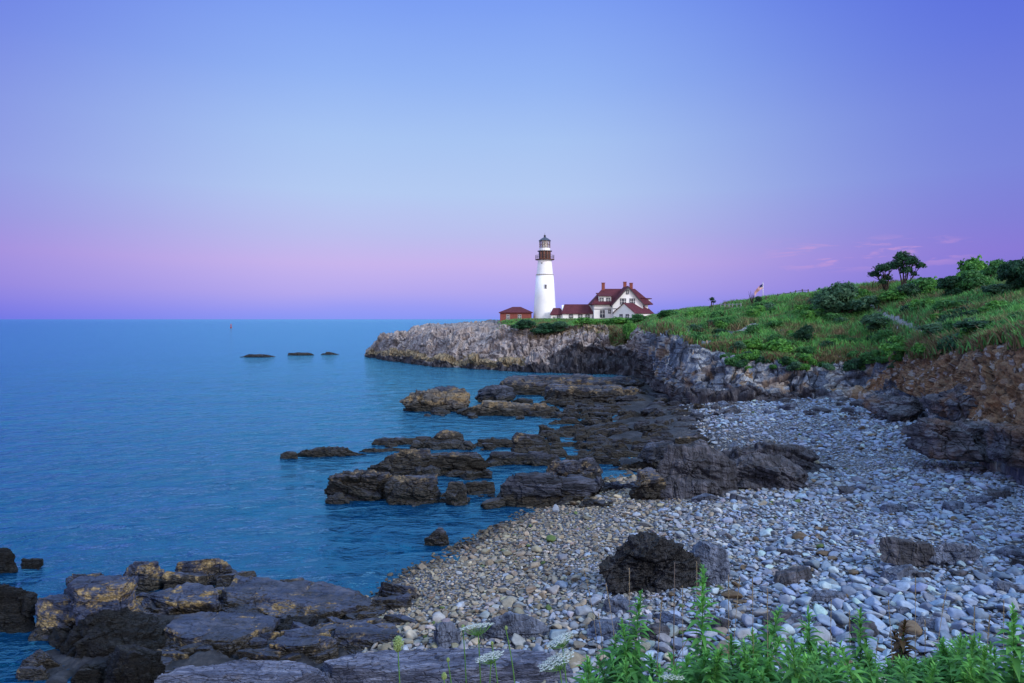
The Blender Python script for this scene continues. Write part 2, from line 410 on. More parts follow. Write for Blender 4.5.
# ---- sea
def sea_mat():
    m, nt = new_mat('sea'); n = N(nt)
    pos = n.node('ShaderNodeNewGeometry').outputs['Position']
    st = n.map(pos, (0, 0, .25), (.55, 1.0, 1))
    w1 = n.noise(st, 1.25, 5, .6, .4); w2 = n.noise(st, .50, 4, .6, .3); w3 = n.noise(n.map(pos, (0, 0, -.15), (.35, 1, 1)), .045, 3, .5)
    h = n.math('ADD', n.math('MULTIPLY', w1, .55), n.math('ADD', n.math('MULTIPLY', w2, 1.35), n.math('MULTIPLY', w3, 2.0)))
    nor = n.bump(h, 1., .55)
    fr = n.node('ShaderNodeFresnel', ins={'IOR': 1.33}); nt.links.new(nor, fr.inputs['Normal'])
    ff = n.node('ShaderNodeFresnel', ins={'IOR': 1.33})
    fac = n.math('MINIMUM', n.math('MAXIMUM', n.math('MULTIPLY_ADD', n.math('SUBTRACT', fr.outputs[0], ff.outputs[0]), .85, n.math('MULTIPLY', ff.outputs[0], 1.32)), .01), .90)     # steep wavelets keep the far sea from mirroring fully
    c = n.ramp(w3, [(.35, (.001,.026,.085)), (.65, (.002,.036,.11))])
    d = n.node('ShaderNodeBsdfDiffuse', ins={'Color': c}); g = n.node('ShaderNodeBsdfGlossy', ins={'Color': (.36, .89, .99, 1), 'Roughness': .09}); nt.links.new(nor, g.inputs['Normal'])
    n.out(n.node('ShaderNodeMixShader', ins={0: fac, 1: d.outputs[0], 2: g.outputs[0]}).outputs[0])
    return m
M['sea'] = sea_mat()

# ------------------------------------------------------------------ land
shore_px = [(-900, 900), (-100, 760), (40, 672), (60, 640), (130, 612), (230, 600), (330, 600), (385, 592), (402, 576), (462, 549), (520, 520), (548, 501), (600, 484), (640, 474),
            (622, 462), (575, 450), (560, 440), (585, 428), (600, 420), (575, 410), (560, 402), (540, 394), (560, 386), (610, 378), (645, 374)]
shore = []
for px, py in shore_px:
    Y = H*F/(py-319); shore.append(((px-512)/F*Y, Y))
land = shore+[(60, 150), (400, 150), (400, -60), (-8, -60)]
LP = np.array(land)

def inside(x, y, poly):
    r = np.zeros(len(x), bool); j = len(poly)-1
    for i in range(len(poly)):
        xi, yi = poly[i]; xj, yj = poly[j]
        c = ((yi > y) != (yj > y)) & (x < (xj-xi)*(y-yi)/(yj-yi+1e-12)+xi)
        r ^= c; j = i
    return r

def shore_dist(x, y):
    d = np.full(len(x), 1e9)
    for (ax, ay), (bx, by) in zip(shore, shore[1:]):
        t = np.clip(((x-ax)*(bx-ax)+(y-ay)*(by-ay))/((bx-ax)**2+(by-ay)**2), 0, 1)
        d = np.minimum(d, np.hypot(x-ax-t*(bx-ax), y-ay-t*(by-ay)))
    return np.where(inside(x, y, land), d, -d)

def ground_z(x, y):
    x = np.asarray(x, float); y = np.asarray(y, float)
    d = shore_dist(x, y)
    reef = sstep(46, 54, y)*(1-sstep(10, 24, x-(y-50)*.18))
    shelf = (1-sstep(-6., -3.5, x-(y-24)*-.15))*(1-sstep(28, 33, y))
    slope = .125*(1-reef)+.055*reef
    slope = slope*(1-shelf)+.02*shelf
    zm = 4.2
    z = np.where(d > 0, zm*(1-np.exp(-np.maximum(d, 0)*slope/zm)), -np.minimum(-np.minimum(d, 0)*.10, 3.))
    p = np.stack([x, y, np.zeros_like(x)], 1)
    nz = fbm(p*.22, 4)
    z = z+np.where(d > 0, 1, .4)*(nz*.16+reef*(np.abs(fbm(p*np.array([.16, .45, 1]), 4))*.9-.22))
    z = z+np.where(d > 0, shelf*sstep(0, 1., d)*(-.02+.55*np.abs(fbm(p*np.array([.45, .9, 1]), 5))+.2*(cells(p*np.array([.7, 1.3, 1]), True)[0]-.5)), 0)
    bank = (9.3-.25*np.clip(y, -40, 6))
    bm_ = (1-sstep(5.2, 12., y+.25*np.abs(x-3)*0))*sstep(-16, -8, x)
    z = z*(1-bm_)+bank*bm_+bm_*nz*.1
    return z, d, reef, shelf, bm_

def build_ground():
    nr, na = 520, 820
    r = np.exp(np.linspace(math.log(3), math.log(330), nr)); a = np.linspace(R(-60), R(62), na)
    rr, aa = np.meshgrid(r, a, indexing='ij')
    x = (rr*np.sin(aa)).ravel(); y = (rr*np.cos(aa)-12).ravel()
    z, d, reef, shelf, bk = ground_z(x, y)
    dark = np.clip(reef+shelf+sstep(.8, -.4, d), 0, 1)
    att = np.stack([dark, bk, 0*x], 1)
    i = (np.arange(nr-1)[:, None]*na+np.arange(na-1)[None]).ravel()
    f = np.stack([i, i+1, i+na+1, i+na], 1)
    o = link('ground', mesh_np('ground', np.stack([x, y, z], 1), f, M['ground'], True, {'tint': att}))
    tag(o, kind='structure')
build_ground()

def build_sea():
    nr, na = 420, 700
    r = np.concatenate([np.exp(np.linspace(math.log(14), math.log(420), nr-40)), np.exp(np.linspace(math.log(450), math.log(40000), 40))])
    a = np.linspace(R(-75), R(75), na)
    rr, aa = np.meshgrid(r, a, indexing='ij')
    x = (rr*np.sin(aa)).ravel(); y = (rr*np.cos(aa)-8).ravel()
    p = np.stack([x, y*1.8, 0*x], 1)
    amp = (1-sstep(60, 300, rr.ravel()))
    z = amp*(.10*fbm(p*.16, 3)+.05*fbm(p*.5+9, 3))
    i = (np.arange(nr-1)[:, None]*na+np.arange(na-1)[None]).ravel()
    f = np.stack([i, i+1, i+na+1, i+na], 1)
    o = link('sea', mesh_np('sea', np.stack([x, y, z], 1), f, M['sea'], True)); tag(o, kind='structure')
build_sea()

# ---- headland loft: stations along the shore, contours from water to hilltop and back
# px, base(py,z), ledge top(py,dY), cliff foot(py,dY), crest(py,Y), mid slope(py,Y), ridge(py,Y)
ST = [
 (364, 357, -.3, 356, .5, 355.5, 2, 355.5, 200, 355.5, 201, 355.5, 203),
 (372, 357.5, .1, 351, 1, 350.5, 3, 349, 199, 348.5, 200, 348, 203),
 (383, 359.5, .1, 352, 1, 350, 5, 336.5, 197, 336, 199, 336, 204),
 (405, 362.5, .1, 352, 1.5, 350, 6, 335.5, 183, 335, 188, 335.5, 196),
 (416, 364, .1, 355, 1.5, 353, 6, 334, 178, 330.5, 185, 329.5, 194),
 (432, 366, .1, 358, 1.5, 356, 5, 333, 171, 328, 182, 326.5, 192),
 (460, 368, .1, 359, 1.5, 357, 5, 332, 164, 327, 178, 325.5, 188),
 (495, 370, .1, 361, 1.5, 359, 4, 333, 159, 327, 172, 325, 186),
 (520, 371, .1, 362, 1.5, 360, 4, 331, 157, 326, 168, 321.5, 182),
 (560, 373, .1, 362, 2.5, 357, 6, 329, 155, 325, 165, 320.3, 180),
 (600, 374, .1, 363, 3, 356, 6, 329, 151, 324.5, 162, 319.8, 178),
 (632, 375, .2, 365, 3, 358, 5, 329, 147, 323, 160, 318.5, 176),
 (645, 378, .4, 368, 2, 362, 4, 331, 136, 321, 154, 316, 172),
 (655, 390, .8, 380, 1.5, 374, 2, 333, 105, 322, 135, 313, 160),
 (672, 395, 1.6, 388, 1., 384, 1.5, 336, 91, 324, 118, 311, 148),
 (700, 396, 2., 391, .6, 388, 1., 354, 86, 330, 104, 309, 138),
 (740, 396, 2.2, 391, .6, 388, 1., 361, 83, 330, 98, 303.5, 124),
 (800, 396, 2.5, 391, .6, 388, 1., 362, 80, 328, 94, 295, 116),
 (860, 395, 2.8, 390, .5, 387, .8, 361, 78, 325, 90, 288, 110),
 (900, 400, 3., 394, .5, 391, .8, 357, 72, 320, 84, 285, 104),
 (940, 420, 3.2, 410, .6, 405, .8, 355, 58.5, 322, 72, 283, 97),
 (985, 444, 3.4, 432, .6, 425, .8, 349, 47, 320, 64, 281, 92),
 (1024, 456, 3.6, 445, .6, 438, .8, 343, 42, 316, 58, 278, 86),
 (1100, 486, 3.9, 470, .6, 460, .8, 337, 34, 310, 50, 272, 78),
 (1300, 580, 4.4, 555, .6, 540, .8, 335, 25, 300, 40, 262, 70),
 (1800, 760, 4.6, 730, .6, 710, .8, 335, 16, 290, 30, 250, 60),
]
def far_(p):
    return sstep(95, 130, p[:, 1])

def build_headland():
    S = np.array(ST, float)
    px0 = S[:, 0]
    base = lambda k: None
    Yb = (H-S[:, 2])*F/(S[:, 1]-319)
    cont = []    # list of (py, Y) per contour
    cont.append((S[:, 1]+0, Yb))
    YC = Yb+S[:, 4]; cont.append((S[:, 3], YC))
    YD = YC+S[:, 6]; cont.append((S[:, 5], YD))
    cont.append((S[:, 7], S[:, 8])); cont.append((S[:, 9], S[:, 10])); cont.append((S[:, 11], S[:, 12]))
    # resample columns
    key = np.concatenate([[0], np.cumsum(np.hypot(np.diff(px0), np.diff(Yb)*.9))])
    dens = np.where(px0 > 1060, .25, 1.)
    key = np.concatenate([[0], np.cumsum(np.hypot(np.diff(px0), np.diff(Yb)*.9)*dens[1:])])
    nc = 1500
    u = np.linspace(0, key[-1], nc)
    ker = np.exp(-np.linspace(-2, 2, 25)**2); ker /= ker.sum()
    def rs(a):
        b = np.interp(u, key, a); e = np.concatenate([np.full(12, b[0]), b, np.full(12, b[-1])]); return np.convolve(e, ker, 'valid')
    px = rs(px0)
    C = []
    for py, Y in cont:
        y = rs(Y); C.append(np.stack([(px-512)/F*y, y, H-(rs(py)-319)/F*y], 1))
    ridge = C[-1]; B = C[0]
    A = B.copy(); A[:, 2] = np.minimum(B[:, 2]-2.2, B[:, 2]*0-1.2+0*B[:, 2]) if False else B[:, 2]-2.2
    A[:, :2] *= (1-.6/np.linalg.norm(B[:, :2], axis=1))[:, None]
    tipf = sstep(366, 470, px)
    I = ridge.copy(); I[:, 1] += 6+44*tipf; I[:, 0] *= I[:, 1]/ridge[:, 1]; I[:, 2] = np.where(px < 660, ridge[:, 2], ridge[:, 2]-2.5)
    J = I.copy(); J[:, 1] += 3+27*tipf; J[:, 0] *= J[:, 1]/I[:, 1]; J[:, 2] = -3.
    C = [A]+C+[I, J]
    seg = [5, 16, 7, 56, 44, 44, 22, 6]
    rows = []; tt = []
    for k, nseg in enumerate(seg):
        for j in range(nseg):
            w = j/nseg; rows.append(C[k]*(1-w)+C[k+1]*w); tt.append(k+w)
    rows.append(C[-1]); tt.append(len(seg))
    V = np.array(rows); T = np.array(tt)[:, None]*np.ones(nc)[None]; PX = np.ones(len(rows))[:, None]*px[None]
    nr = len(rows)
    # contours: 0 A,1 base,2 ledge top,3 cliff foot,4 crest,5 mid,6 ridge,7 I,8 J
    # soften the kinks along t a little
    for _ in range(2):
        V[1:-1] = V[1:-1]*.5+(V[:-2]+V[2:])*.25
    def normals(V):
        du = np.gradient(V, axis=1); dv = np.gradient(V, axis=0)
        n = np.cross(du, dv); n /= np.linalg.norm(n, axis=2)[:, :, None]+1e-9
        return n
    n = normals(V)
    n = np.where(n[:, :, 1:2] > .2, n, n)
    p = V.reshape(-1, 3); t = T.ravel(); x = PX.ravel()
    cliff = sstep(.6, 1.2, t)*(1-sstep(3.9, 4.25, t))
    bare = sstep(3.7, 4.2, t)*(1-sstep(500, 520, x))*(1-sstep(6.6, 7, t))       # bare rock dome of the point
    rock2 = sstep(3.9, 4.2, t)*(1-sstep(4.6, 5.1, t))*sstep(648, 660, x)*(1-sstep(735, 770, x))*.7
    rough = np.clip(cliff+bare*.8+rock2, 0, 1)
    rotm = np.array(Euler((.1, .45, .25)).to_matrix())
    q = p@rotm.T
    nearm = sstep(640, 662, x)[:, None]*(1-far_(p))[:, None]
    q = q*(1-nearm)+p*np.array([1, 1, 1.])*nearm
    q = q+(1-.75*nearm)*np.stack([fbm(p*.12+9, 3), fbm(p*.12+29, 3), fbm(p*.12+49, 3)], 1)*np.array([1.6, 1.6, 2.5])
    c1, e1 = cells(q*np.array([.17, .10, .07]), True); c2, e2 = cells(q*np.array([.42, .34, .24])+31, True)
    c3, e3 = cells(q*np.array([1.1, 1.1, .8])+77, True)
    depth = p[:, 1]
    far = sstep(70, 130, depth)
    eq = sstep(860, 900, x)*(1-sstep(3.8, 4.2, t))      # earth bank: less blocky
    amp = rough*(1-.6*eq)*(.6+.55*far)*(1-.35*(1-sstep(490, 540, x)))
    disp = amp*(2.6*(c1-.5)*(.3+.7*far)+1.3*(c2-.5)+.6*(c3-.5)+.7*fbm(q*np.array([.22, .14, .08]), 5)-.5*np.exp(-(e2/.05)**2))
    disp = disp*(1-.75*eq)+eq*rough*(.45*fbm(p*.4+70, 6, .6)+.55*(c3-.5)+.35*fbm(p*1.6+70, 3))
    nn = n.reshape(-1, 3)
    out = np.where((nn[:, 1] > 0)[:, None], -nn, nn) if False else nn
    sgn = np.sign((out*np.array([0, -1, .6])).sum(1)); sgn[sgn == 0] = 1
    out = out*sgn[:, None]
    p = p+out*disp[:, None]
    soft = sstep(3.8, 4.4, t)*(1-sstep(7, 7.6, t))*(1-bare)
    p[:, 2] += soft*(.45*fbm(p*np.array([.13, .13, .13])+5, 4)+.15*fbm(p*.7, 3))*np.where(x > 660, 1, .35)
    fl = sstep(5.7, 6.1, t)*(1-sstep(7.0, 7.4, t))*sstep(500, 520, x)*(1-sstep(655, 670, x))
    p[:, 2] = p[:, 2]*(1-fl)+10.75*fl
    # cover masks
    jn = fbm(p*.35+3, 4)
    veg = sstep(4.0, 4.2, t+jn*.25)*sstep(498, 512, x+jn*8)*(1-sstep(7.1, 7.6, t))
    veg = np.where((x > 655) & (x < 765) & (t < 5.1), veg*np.clip(sstep(-.15, .2, fbm(p*.22+50, 4)+.12*(t-4.5)+(x-700)/260), 0, 1), veg)
    veg = np.maximum(veg, sstep(560, 570, x)*(1-sstep(640, 648, x))*sstep(3.35, 3.6, t+.5*fbm(np.stack([x*.03, x*0, x*0+2], 1), 2))*(sstep(606, 612, x)*(1-sstep(626, 634, x))*.8+.1))
    earth = sstep(850, 915, x+jn*45)*(1-sstep(3.95, 4.15, t+jn*.1))*sstep(2.7, 3.1, t)
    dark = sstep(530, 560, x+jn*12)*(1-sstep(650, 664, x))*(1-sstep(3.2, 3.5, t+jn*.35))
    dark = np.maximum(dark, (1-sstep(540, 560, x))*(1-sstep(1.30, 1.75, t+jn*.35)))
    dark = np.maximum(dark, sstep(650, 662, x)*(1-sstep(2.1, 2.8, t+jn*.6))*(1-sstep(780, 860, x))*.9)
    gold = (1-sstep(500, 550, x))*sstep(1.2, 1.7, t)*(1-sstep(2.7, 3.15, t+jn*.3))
    gold = np.maximum(gold, sstep(505, 520, x)*(1-sstep(600, 640, x))*sstep(3.5, 3.8, t)*(1-sstep(4.1, 4.3, t))*.55)
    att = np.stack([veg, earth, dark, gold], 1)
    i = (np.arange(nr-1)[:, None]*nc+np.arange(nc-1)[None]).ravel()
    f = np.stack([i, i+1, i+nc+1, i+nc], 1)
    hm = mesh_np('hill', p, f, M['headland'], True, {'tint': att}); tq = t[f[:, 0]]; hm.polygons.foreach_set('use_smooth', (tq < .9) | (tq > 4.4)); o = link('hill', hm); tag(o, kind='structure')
    return p.reshape(nr, nc, 3), T, PX, veg.reshape(nr, nc)
HV, HT, HPX, HVEG = build_headland()
_hp = HV.reshape(-1, 3); _hprojx = 512+_hp[:, 0]/_hp[:, 1]*F; _hprojy = 319-(_hp[:, 2]-H)/_hp[:, 1]*F
_front = (HT.ravel() > 1) & (HT.ravel() < 6.3)

def on_hill(px, py):
    d = np.where(_front, np.hypot(_hprojx-px, (_hprojy-py)), 1e9); return _hp[int(np.argmin(d))].copy()

# ------------------------------------------------------------------ rocks
_cg = {}
def cube_grid(n):
    if n in _cg: return _cg[n]
    g = np.linspace(-1, 1, n+1); vs = []; fs = []; off = 0
    for ax in range(3):
        for s in (-1, 1):
            a, b = np.meshgrid(g, g, indexing='ij'); v = np.zeros((n+1, n+1, 3))
            v[..., ax] = s; v[..., (ax+1) % 3] = a; v[..., (ax+2) % 3] = b
            i = (np.arange(n)[:, None]*(n+1)+np.arange(n)[None]).ravel()+off
            q = np.stack([i, i+n+1, i+n+2, i+1], 1)
            fs.append(q if s > 0 else q[:, ::-1]); vs.append(v.reshape(-1, 3)); off += (n+1)**2
    v = np.concatenate(vs); f = np.concatenate(fs)
    key = np.round(v*10000).astype(int); _, idx, inv = np.unique(key, axis=0, return_index=True, return_inverse=True)
    r = (v[idx], inv.ravel()[f]); _cg[n] = r; return r

def rock_verts(dims, seed, n, k=8., cuts=12, block=.30, rough=.15, layer=.12, taper=.12, cutmin=.66, flat=.6, bed=.0, dip=.6, beds=3.5):
    rg = np.random.default_rng(seed)
    v, f = cube_grid(n); d = np.asarray(dims, float)/2
    v = v/((np.abs(v)**k).sum(1)**(1/k))[:, None]
    v = v*np.array([1, 1, 1.])
    for _ in range(cuts):
        a = rg.normal(size=3); a[2] = a[2]*flat+.15*min(1, flat*2); a /= np.linalg.norm(a)
        lim = rg.uniform(cutmin, 1.02); s = v@a-lim
        v = v-np.maximum(s, 0)[:, None]*a[None]*.93
    tz = (v[:, 2]+1)/2
    v[:, :2] *= (1-taper*tz)[:, None]
    p = v*d; L = float(np.min(d)); off = rg.uniform(0, 200, 3)
    nrm = v/(np.linalg.norm(v, axis=1)[:, None]+1e-9)
    w = p+off
    rr = np.array(Euler((rg.uniform(-.15, .15), rg.uniform(-.2, .2), rg.uniform(-.3, .3))).to_matrix()); w2 = w@rr.T
    s1 = 1/(L*1.1+.25)
    c1, e1 = cells(w2*s1*np.array([.45, .9, 1.1]), True); c2, e2 = cells(w2*s1*np.array([1.1, 2., 2.6])+40, True)
    lay = _rv[(np.floor(w2[:, 2]*s1*3.2+.3*perlin(w2*s1*.6)).astype(int)*37) & 255]
    side = 1-np.abs(nrm[:, 2])**2*.75
    if bed > 0:
        nb = np.array([rg.uniform(-.12, .12), math.cos(dip), math.sin(dip)])
        sb = (w@nb)*beds/(2*L)+.35*perlin(w*s1*.5+5)+.12*perlin(w*s1*2.)
        li = np.floor(sb).astype(int); fr = sb-li
        step = _rv[(li*53+int(seed)*7) & 255]-.5+.35*(fr-.5)
        # each bed is broken along its length by joints
        jx = np.floor(w[:, 0]*s1*.55+_rv[(li*91) & 255]*5+.2*perlin(w*s1)).astype(int)
        step = step*.7+(_rv[(jx*29+li*17) & 255]-.5)*.9
        up = np.clip(nrm[:, 2], 0, 1)
        p = p+np.stack([0*step, -bed*L*step*(1-up)*np.sign(nrm[:, 1]+1e-6)*-.7, bed*L*step*(.25+.75*up)], 1)
    dd = block*L*((c1-.5)*1.9+(c2-.5)*.9)*(.4*min(1, flat*2)+.6*side)-block*L*.35*np.exp(-(e1/.05)**2)
    dd = dd+layer*L*(lay-.5)*2*side+rough*L*(side*.6+.4 if flat < .3 else 1)*((fbm(w2*s1*np.array([.8, 1.3, 1.6]), 5, .55)*1.1+.5*fbm(w2*s1*np.array([3, 4, 6.]), 3, .6)))
    return p+nrm*dd[:, None], f

def rock(name, px0, px1, back, front, bot, mat, label, cat='rock', zb=0., seed=1, n=36, rz=0., tilt=(0, 0), sink=.5, group=None, grow=1.1, **kw):
    Yf = (H-zb)*F/(bot-319); zt = H-(front-319)*Yf/F
    Yb = (H-zt)*F/(back-319); hgt = max(zt-zb, .15); dep = max(Yb-Yf, .6*hgt, .4)
    w = (px1-px0)/F*Yf*grow; hz = hgt+sink
    v, f = rock_verts((w, dep*grow, hz*1.06), seed, n, **kw)
    o = link(name, mesh_np(name, v, f, M[mat], False)); Yc = Yf+dep/2
    o.location = (((px0+px1)/2-512)/F*Yc, Yc, zb-sink+hz/2)
    o.rotation_euler = (tilt[0], tilt[1], rz)
    return tag(o, label, cat, group)

# offshore
rock('reef_rock', 230, 277, 353.6, 354.4, 357.4, 'reef_dark', 'longest of the dark rocks breaking the open sea', bed=.7, seed=11, n=30, tilt=(0, -.05), taper=.45, cutmin=.5)
rock('reef_rock', 283, 319, 352.4, 353, 355.5, 'reef_dark', 'middle one of the three flat dark rocks in open sea', bed=.7, seed=12, n=26, taper=.4, cutmin=.5)
rock('reef_rock', 320, 340, 352.5, 352.9, 354.8, 'reef_dark', 'smallest dark rock in open sea next to the headland point', bed=.7, seed=13, n=18, taper=.4)
# golden rock and reef rows
rock('reef_ledge', 394, 478, 391, 398, 413.5, 'reef_gold', 'golden ochre ledge reaching into the bay below the point', flat=.4, bed=.7, beds=4.5, seed=21, n=70, rz=-.05, block=.36, rough=.2, taper=.3)
rock('reef_rock', 432, 462, 387, 388.5, 401, 'reef_dark', 'grey crusted rock sitting on the golden ledge', bed=.32, seed=22, n=30, zb=.8, rough=.16)
rock('reef_ledge', 465, 560, 402, 404, 416, 'reef_gold', 'pale low ledge continuing the golden ledge toward the beach', flat=.25, bed=.62, seed=23, n=46, block=.25)
rock('reef_rock', 476, 512, 385, 386.5, 402, 'reef_dark', 'dark rounded hump at the seaward end of the long slab', bed=.32, seed=24, n=34, rough=.12)
rock('reef_ledge', 498, 660, 377, 381, 395, 'reef', 'long flat dark slab with a tan band below the cliff', flat=.25, bed=.62, seed=25, n=60, rz=.03, block=.14)
rock('reef_ledge', 545, 662, 386, 390, 404, 'reef', 'jointed slab with pale blocks in the middle of the reef', flat=.25, bed=.62, seed=26, n=60, block=.28)
rock('reef_rock', 576, 590, 377, 378, 391, 'reef_dark', 'small upright dark stone standing on the long flat slab', bed=.32, seed=27, n=18, zb=.6)
# mid reef
rock('reef_ledge', 274, 376, 446, 450.5, 457, 'reef_dark', 'low wave-washed dark ledge alone in the water', flat=.4, bed=.62, seed=31, n=50, taper=.3, sink=.7, tilt=(0, -.02))
rock('reef_ledge', 345, 425, 447.5, 449.5, 452.5, 'reef_dark', 'thin sliver of ledge just awash between the wave-washed ledge and the reef', flat=.3, bed=.6, seed=28, n=34, taper=.3)
rock('reef_rock', 280, 300, 451, 452, 458.5, 'reef_dark', 'small dark rock at the seaward tip of the wave-washed ledge', bed=.32, seed=32, n=16)
rock('reef_rock', 424, 470, 430, 433, 449, 'reef', 'rounded dark hump of rock in the middle channel', bed=.32, seed=33, n=40, k=2.6, taper=.3)
rock('reef_ledge', 372, 440, 438.5, 440, 445.5, 'reef_dark', 'thin dark ledge trailing seaward from the rounded hump', flat=.25, bed=.62, seed=34, n=30)
rock('reef_ledge', 462, 540, 438, 440, 447, 'reef_dark', 'low dark ledge on the beach side of the rounded hump', flat=.25, bed=.62, seed=35, n=36)
rock('reef_ledge', 360, 492, 453, 457, 476, 'reef', 'long lumpy black ledge with pale seaward end', flat=.25, bed=.62, seed=36, n=70, block=.3, rz=-.02)
rock('reef_rock', 392, 430, 449, 451, 468, 'reef', 'blocky hump on top of the long lumpy ledge', bed=.32, seed=37, n=30, zb=.5)
rock('reef_rock', 445, 486, 449.5, 451, 466, 'reef_dark', 'flat dark block at the landward half of the long lumpy ledge', bed=.32, seed=38, n=30, zb=.5)
rock('reef_rock', 324, 392, 470, 475, 501, 'reef', 'big square-ended dark block at the seaward end of the nearer reef', beds=5., bed=.32, seed=39, n=60, taper=.08, k=7, cutmin=.8, block=.38, rough=.2)
rock('reef_rock', 325, 350, 492, 494, 504, 'reef_dark', 'small dark rock at the foot of the square-ended block', bed=.32, seed=40, n=22)
rock('reef_ledge', 382, 446, 478, 482, 505, 'reef', 'broken middle ledge behind the square-ended block', flat=.25, bed=.62, seed=41, n=50, block=.34)
rock('reef_rock', 408, 434, 471, 473, 486, 'reef', 'pale lump perched on the broken middle ledge', bed=.32, seed=42, n=22, zb=.5)
rock('reef_rock', 444, 467, 483, 486, 506, 'reef', 'two-toned stone beside the small tidal gap', bed=.32, seed=43, n=26, k=3)
rock('reef_ledge', 460, 500, 482, 484, 495, 'reef_dark', 'low dark ledge closing the small tidal gap', flat=.25, bed=.62, seed=44, n=30)
rock('reef_ledge', 486, 612, 471, 478, 507, 'reef_dark', 'large weed-hung ledge running into the shingle', flat=.25, bed=.62, seed=45, n=76, rz=.04, block=.16, rough=.1, k=3.6)
rock('reef_rock', 548, 600, 457, 462, 486, 'reef', 'cracked grey block on top of the weed-hung ledge', bed=.32, seed=46, n=44, zb=.6, tilt=(.1, -.1))
rock('reef_rock', 508, 542, 434, 437, 457, 'reef', 'pointed rock with one pale slanting face', bed=.32, seed=47, n=36, cuts=14, cutmin=.5, taper=.5)
rock('reef_ledge', 478, 560, 452, 454, 466, 'reef_dark', 'dark ledge below the pointed rock', flat=.25, bed=.62, seed=48, n=44)
rock('reef_rock', 424, 451, 527, 529, 545, 'reef_dark', 'lone small rock in the water off the shingle', bed=.32, seed=49, n=26, k=3)
# filler ledges of the dark shelf
fill = 0
rg = np.random.default_rng(91)
for _ in range(300):
    py = rg.uniform(388, 470); px = rg.uniform(520, 700)
    xmin = np.interp(py, [388, 402, 412, 425, 440, 452, 462, 470], [545, 520, 510, 575, 520, 510, 590, 600])
    xmax = np.interp(py, [388, 400, 420, 440, 470], [690, 720, 735, 700, 670])
    if px < xmin or px > xmax: continue
    Y = H*F/(py-319); w = rg.uniform(9, 44)*(.6+.5*(py-388)/80); h = rg.uniform(2, 7)*(.6+.6*(py-388)/80)
    X = (px-512)/F*Y; z = float(ground_z([X], [Y])[0][0])
    zb = max(z-.15, 0.)
    rock('shelf_ledge', px-w/2, px+w/2, py-h*1.0, py-h*.75, py+2, 'reef_dark' if rg.random() < .75 else 'reef', 'low dark ledge in the jumbled rock shelf between the bay and the cliff',
         'rock', zb=zb, seed=200+fill, n=18, rz=rg.uniform(-.25, .25), tilt=(rg.uniform(-.12, .12), rg.uniform(-.15, .15)), group='low ledges of the dark rock shelf', block=.3, cutmin=.55, bed=.6, dip=rg.uniform(.3, 1.), flat=.45)
    fill += 1
# beach outcrops
rock('outcrop', 655, 735, 444, 451, 497, 'beach_rock', 'big dark upright outcrop with vertical streaks on the beach', seed=61, n=76, zb=.9, rz=.05, block=.2, taper=.1, k=4.5, layer=.02)
rock('outcrop', 722, 808, 452, 459, 492, 'beach_rock', 'streaked outcrop adjoining the big upright outcrop', seed=62, n=70, zb=1.0, rz=-.12, block=.22, taper=.25, k=4, layer=.02, tilt=(0, .1))
rock('outcrop', 690, 850, 440, 452, 478, 'beach_rock', 'low ragged ridge of rock behind the two streaked outcrops', seed=63, n=70, zb=1.0, rz=-.12, block=.3, taper=.4, cutmin=.55)
rock('outcrop', 630, 668, 466, 470, 497, 'reef', 'small slanting slab leaning at the foot of the big upright outcrop', seed=64, n=34, zb=.8, tilt=(0, -.2))
rock('outcrop', 640, 680, 442, 446, 462, 'reef_dark', 'dark hump behind the big upright outcrop toward the sea', seed=65, n=34, zb=.8)
b1 = rock('boulder', 602, 704, 535, 544, 598, 'boulder', 'black weathered boulder alone on the shingle above the plants', 'boulder', zb=1.0, seed=71, n=76, k=6, cuts=9, cutmin=.72, block=.26, rough=.2, layer=.05, taper=.14, bed=.2, dip=1.2, tilt=(0, .04))
rock('boulder', 682, 730, 541, 548, 588, 'boulder_grey', 'grey streaked boulder pressed against the black boulder', 'boulder', zb=1.2, seed=72, n=60, k=3.6, cuts=7, cutmin=.8, block=.1, layer=.03, taper=.25, tilt=(0, .15))
rock('flat_rock', 874, 944, 538, 545, 553, 'beach_rock', 'dark flat slab half buried in the grey shingle', zb=2.4, seed=73, n=44, taper=.35, tilt=(.05, .12), flat=.2, layer=.03)
rock('flat_rock', 925, 988, 541, 546, 552, 'boulder_grey', 'pale tail of rock beside the half-buried dark slab', zb=2.4, seed=74, n=36, taper=.5, tilt=(0, .1))
rock('flat_rock', 470, 556, 616, 621, 652, 'boulder_grey', 'slate-coloured slab lying among tan cobbles above the flowers', zb=.5, seed=75, n=50, taper=.15, tilt=(.04, .06))
rock('boulder', 430, 462, 622, 630, 660, 'boulder_grey', 'round grey boulder next to the slate-coloured slab', 'boulder', zb=.4, seed=76, n=34, k=2.6)
rock('cliff_foot_rock', 905, 1000, 415, 424, 452, 'brown_rock', 'cracked brown and grey block at the foot of the earth bank', zb=3.2, seed=77, n=64, block=.24, rz=-.3)
rock('cliff_foot_rock', 985, 1075, 424, 434, 464, 'brown_rock', 'dark leaning block at the beach end of the earth bank', zb=3.4, seed=78, n=60, block=.24, rz=-.4, tilt=(0, .1))
rock('cliff_foot_rock', 876, 926, 394, 400, 414, 'brown_rock', 'grey rock where the stone cliff meets the earth bank', zb=3., seed=79, n=40)
rock('cliff_foot_rock', 935, 1010, 385, 392, 420, 'brown_rock', 'rusty ledge halfway up the earth bank', zb=4.2, seed=80, n=44, rz=-.3, tilt=(0, .1))
rock('cliff_foot_rock', 1004, 1060, 372, 382, 425, 'brown_rock', 'steep grey rock rising beside the earth bank', zb=4.6, seed=81, n=48, rz=-.4)
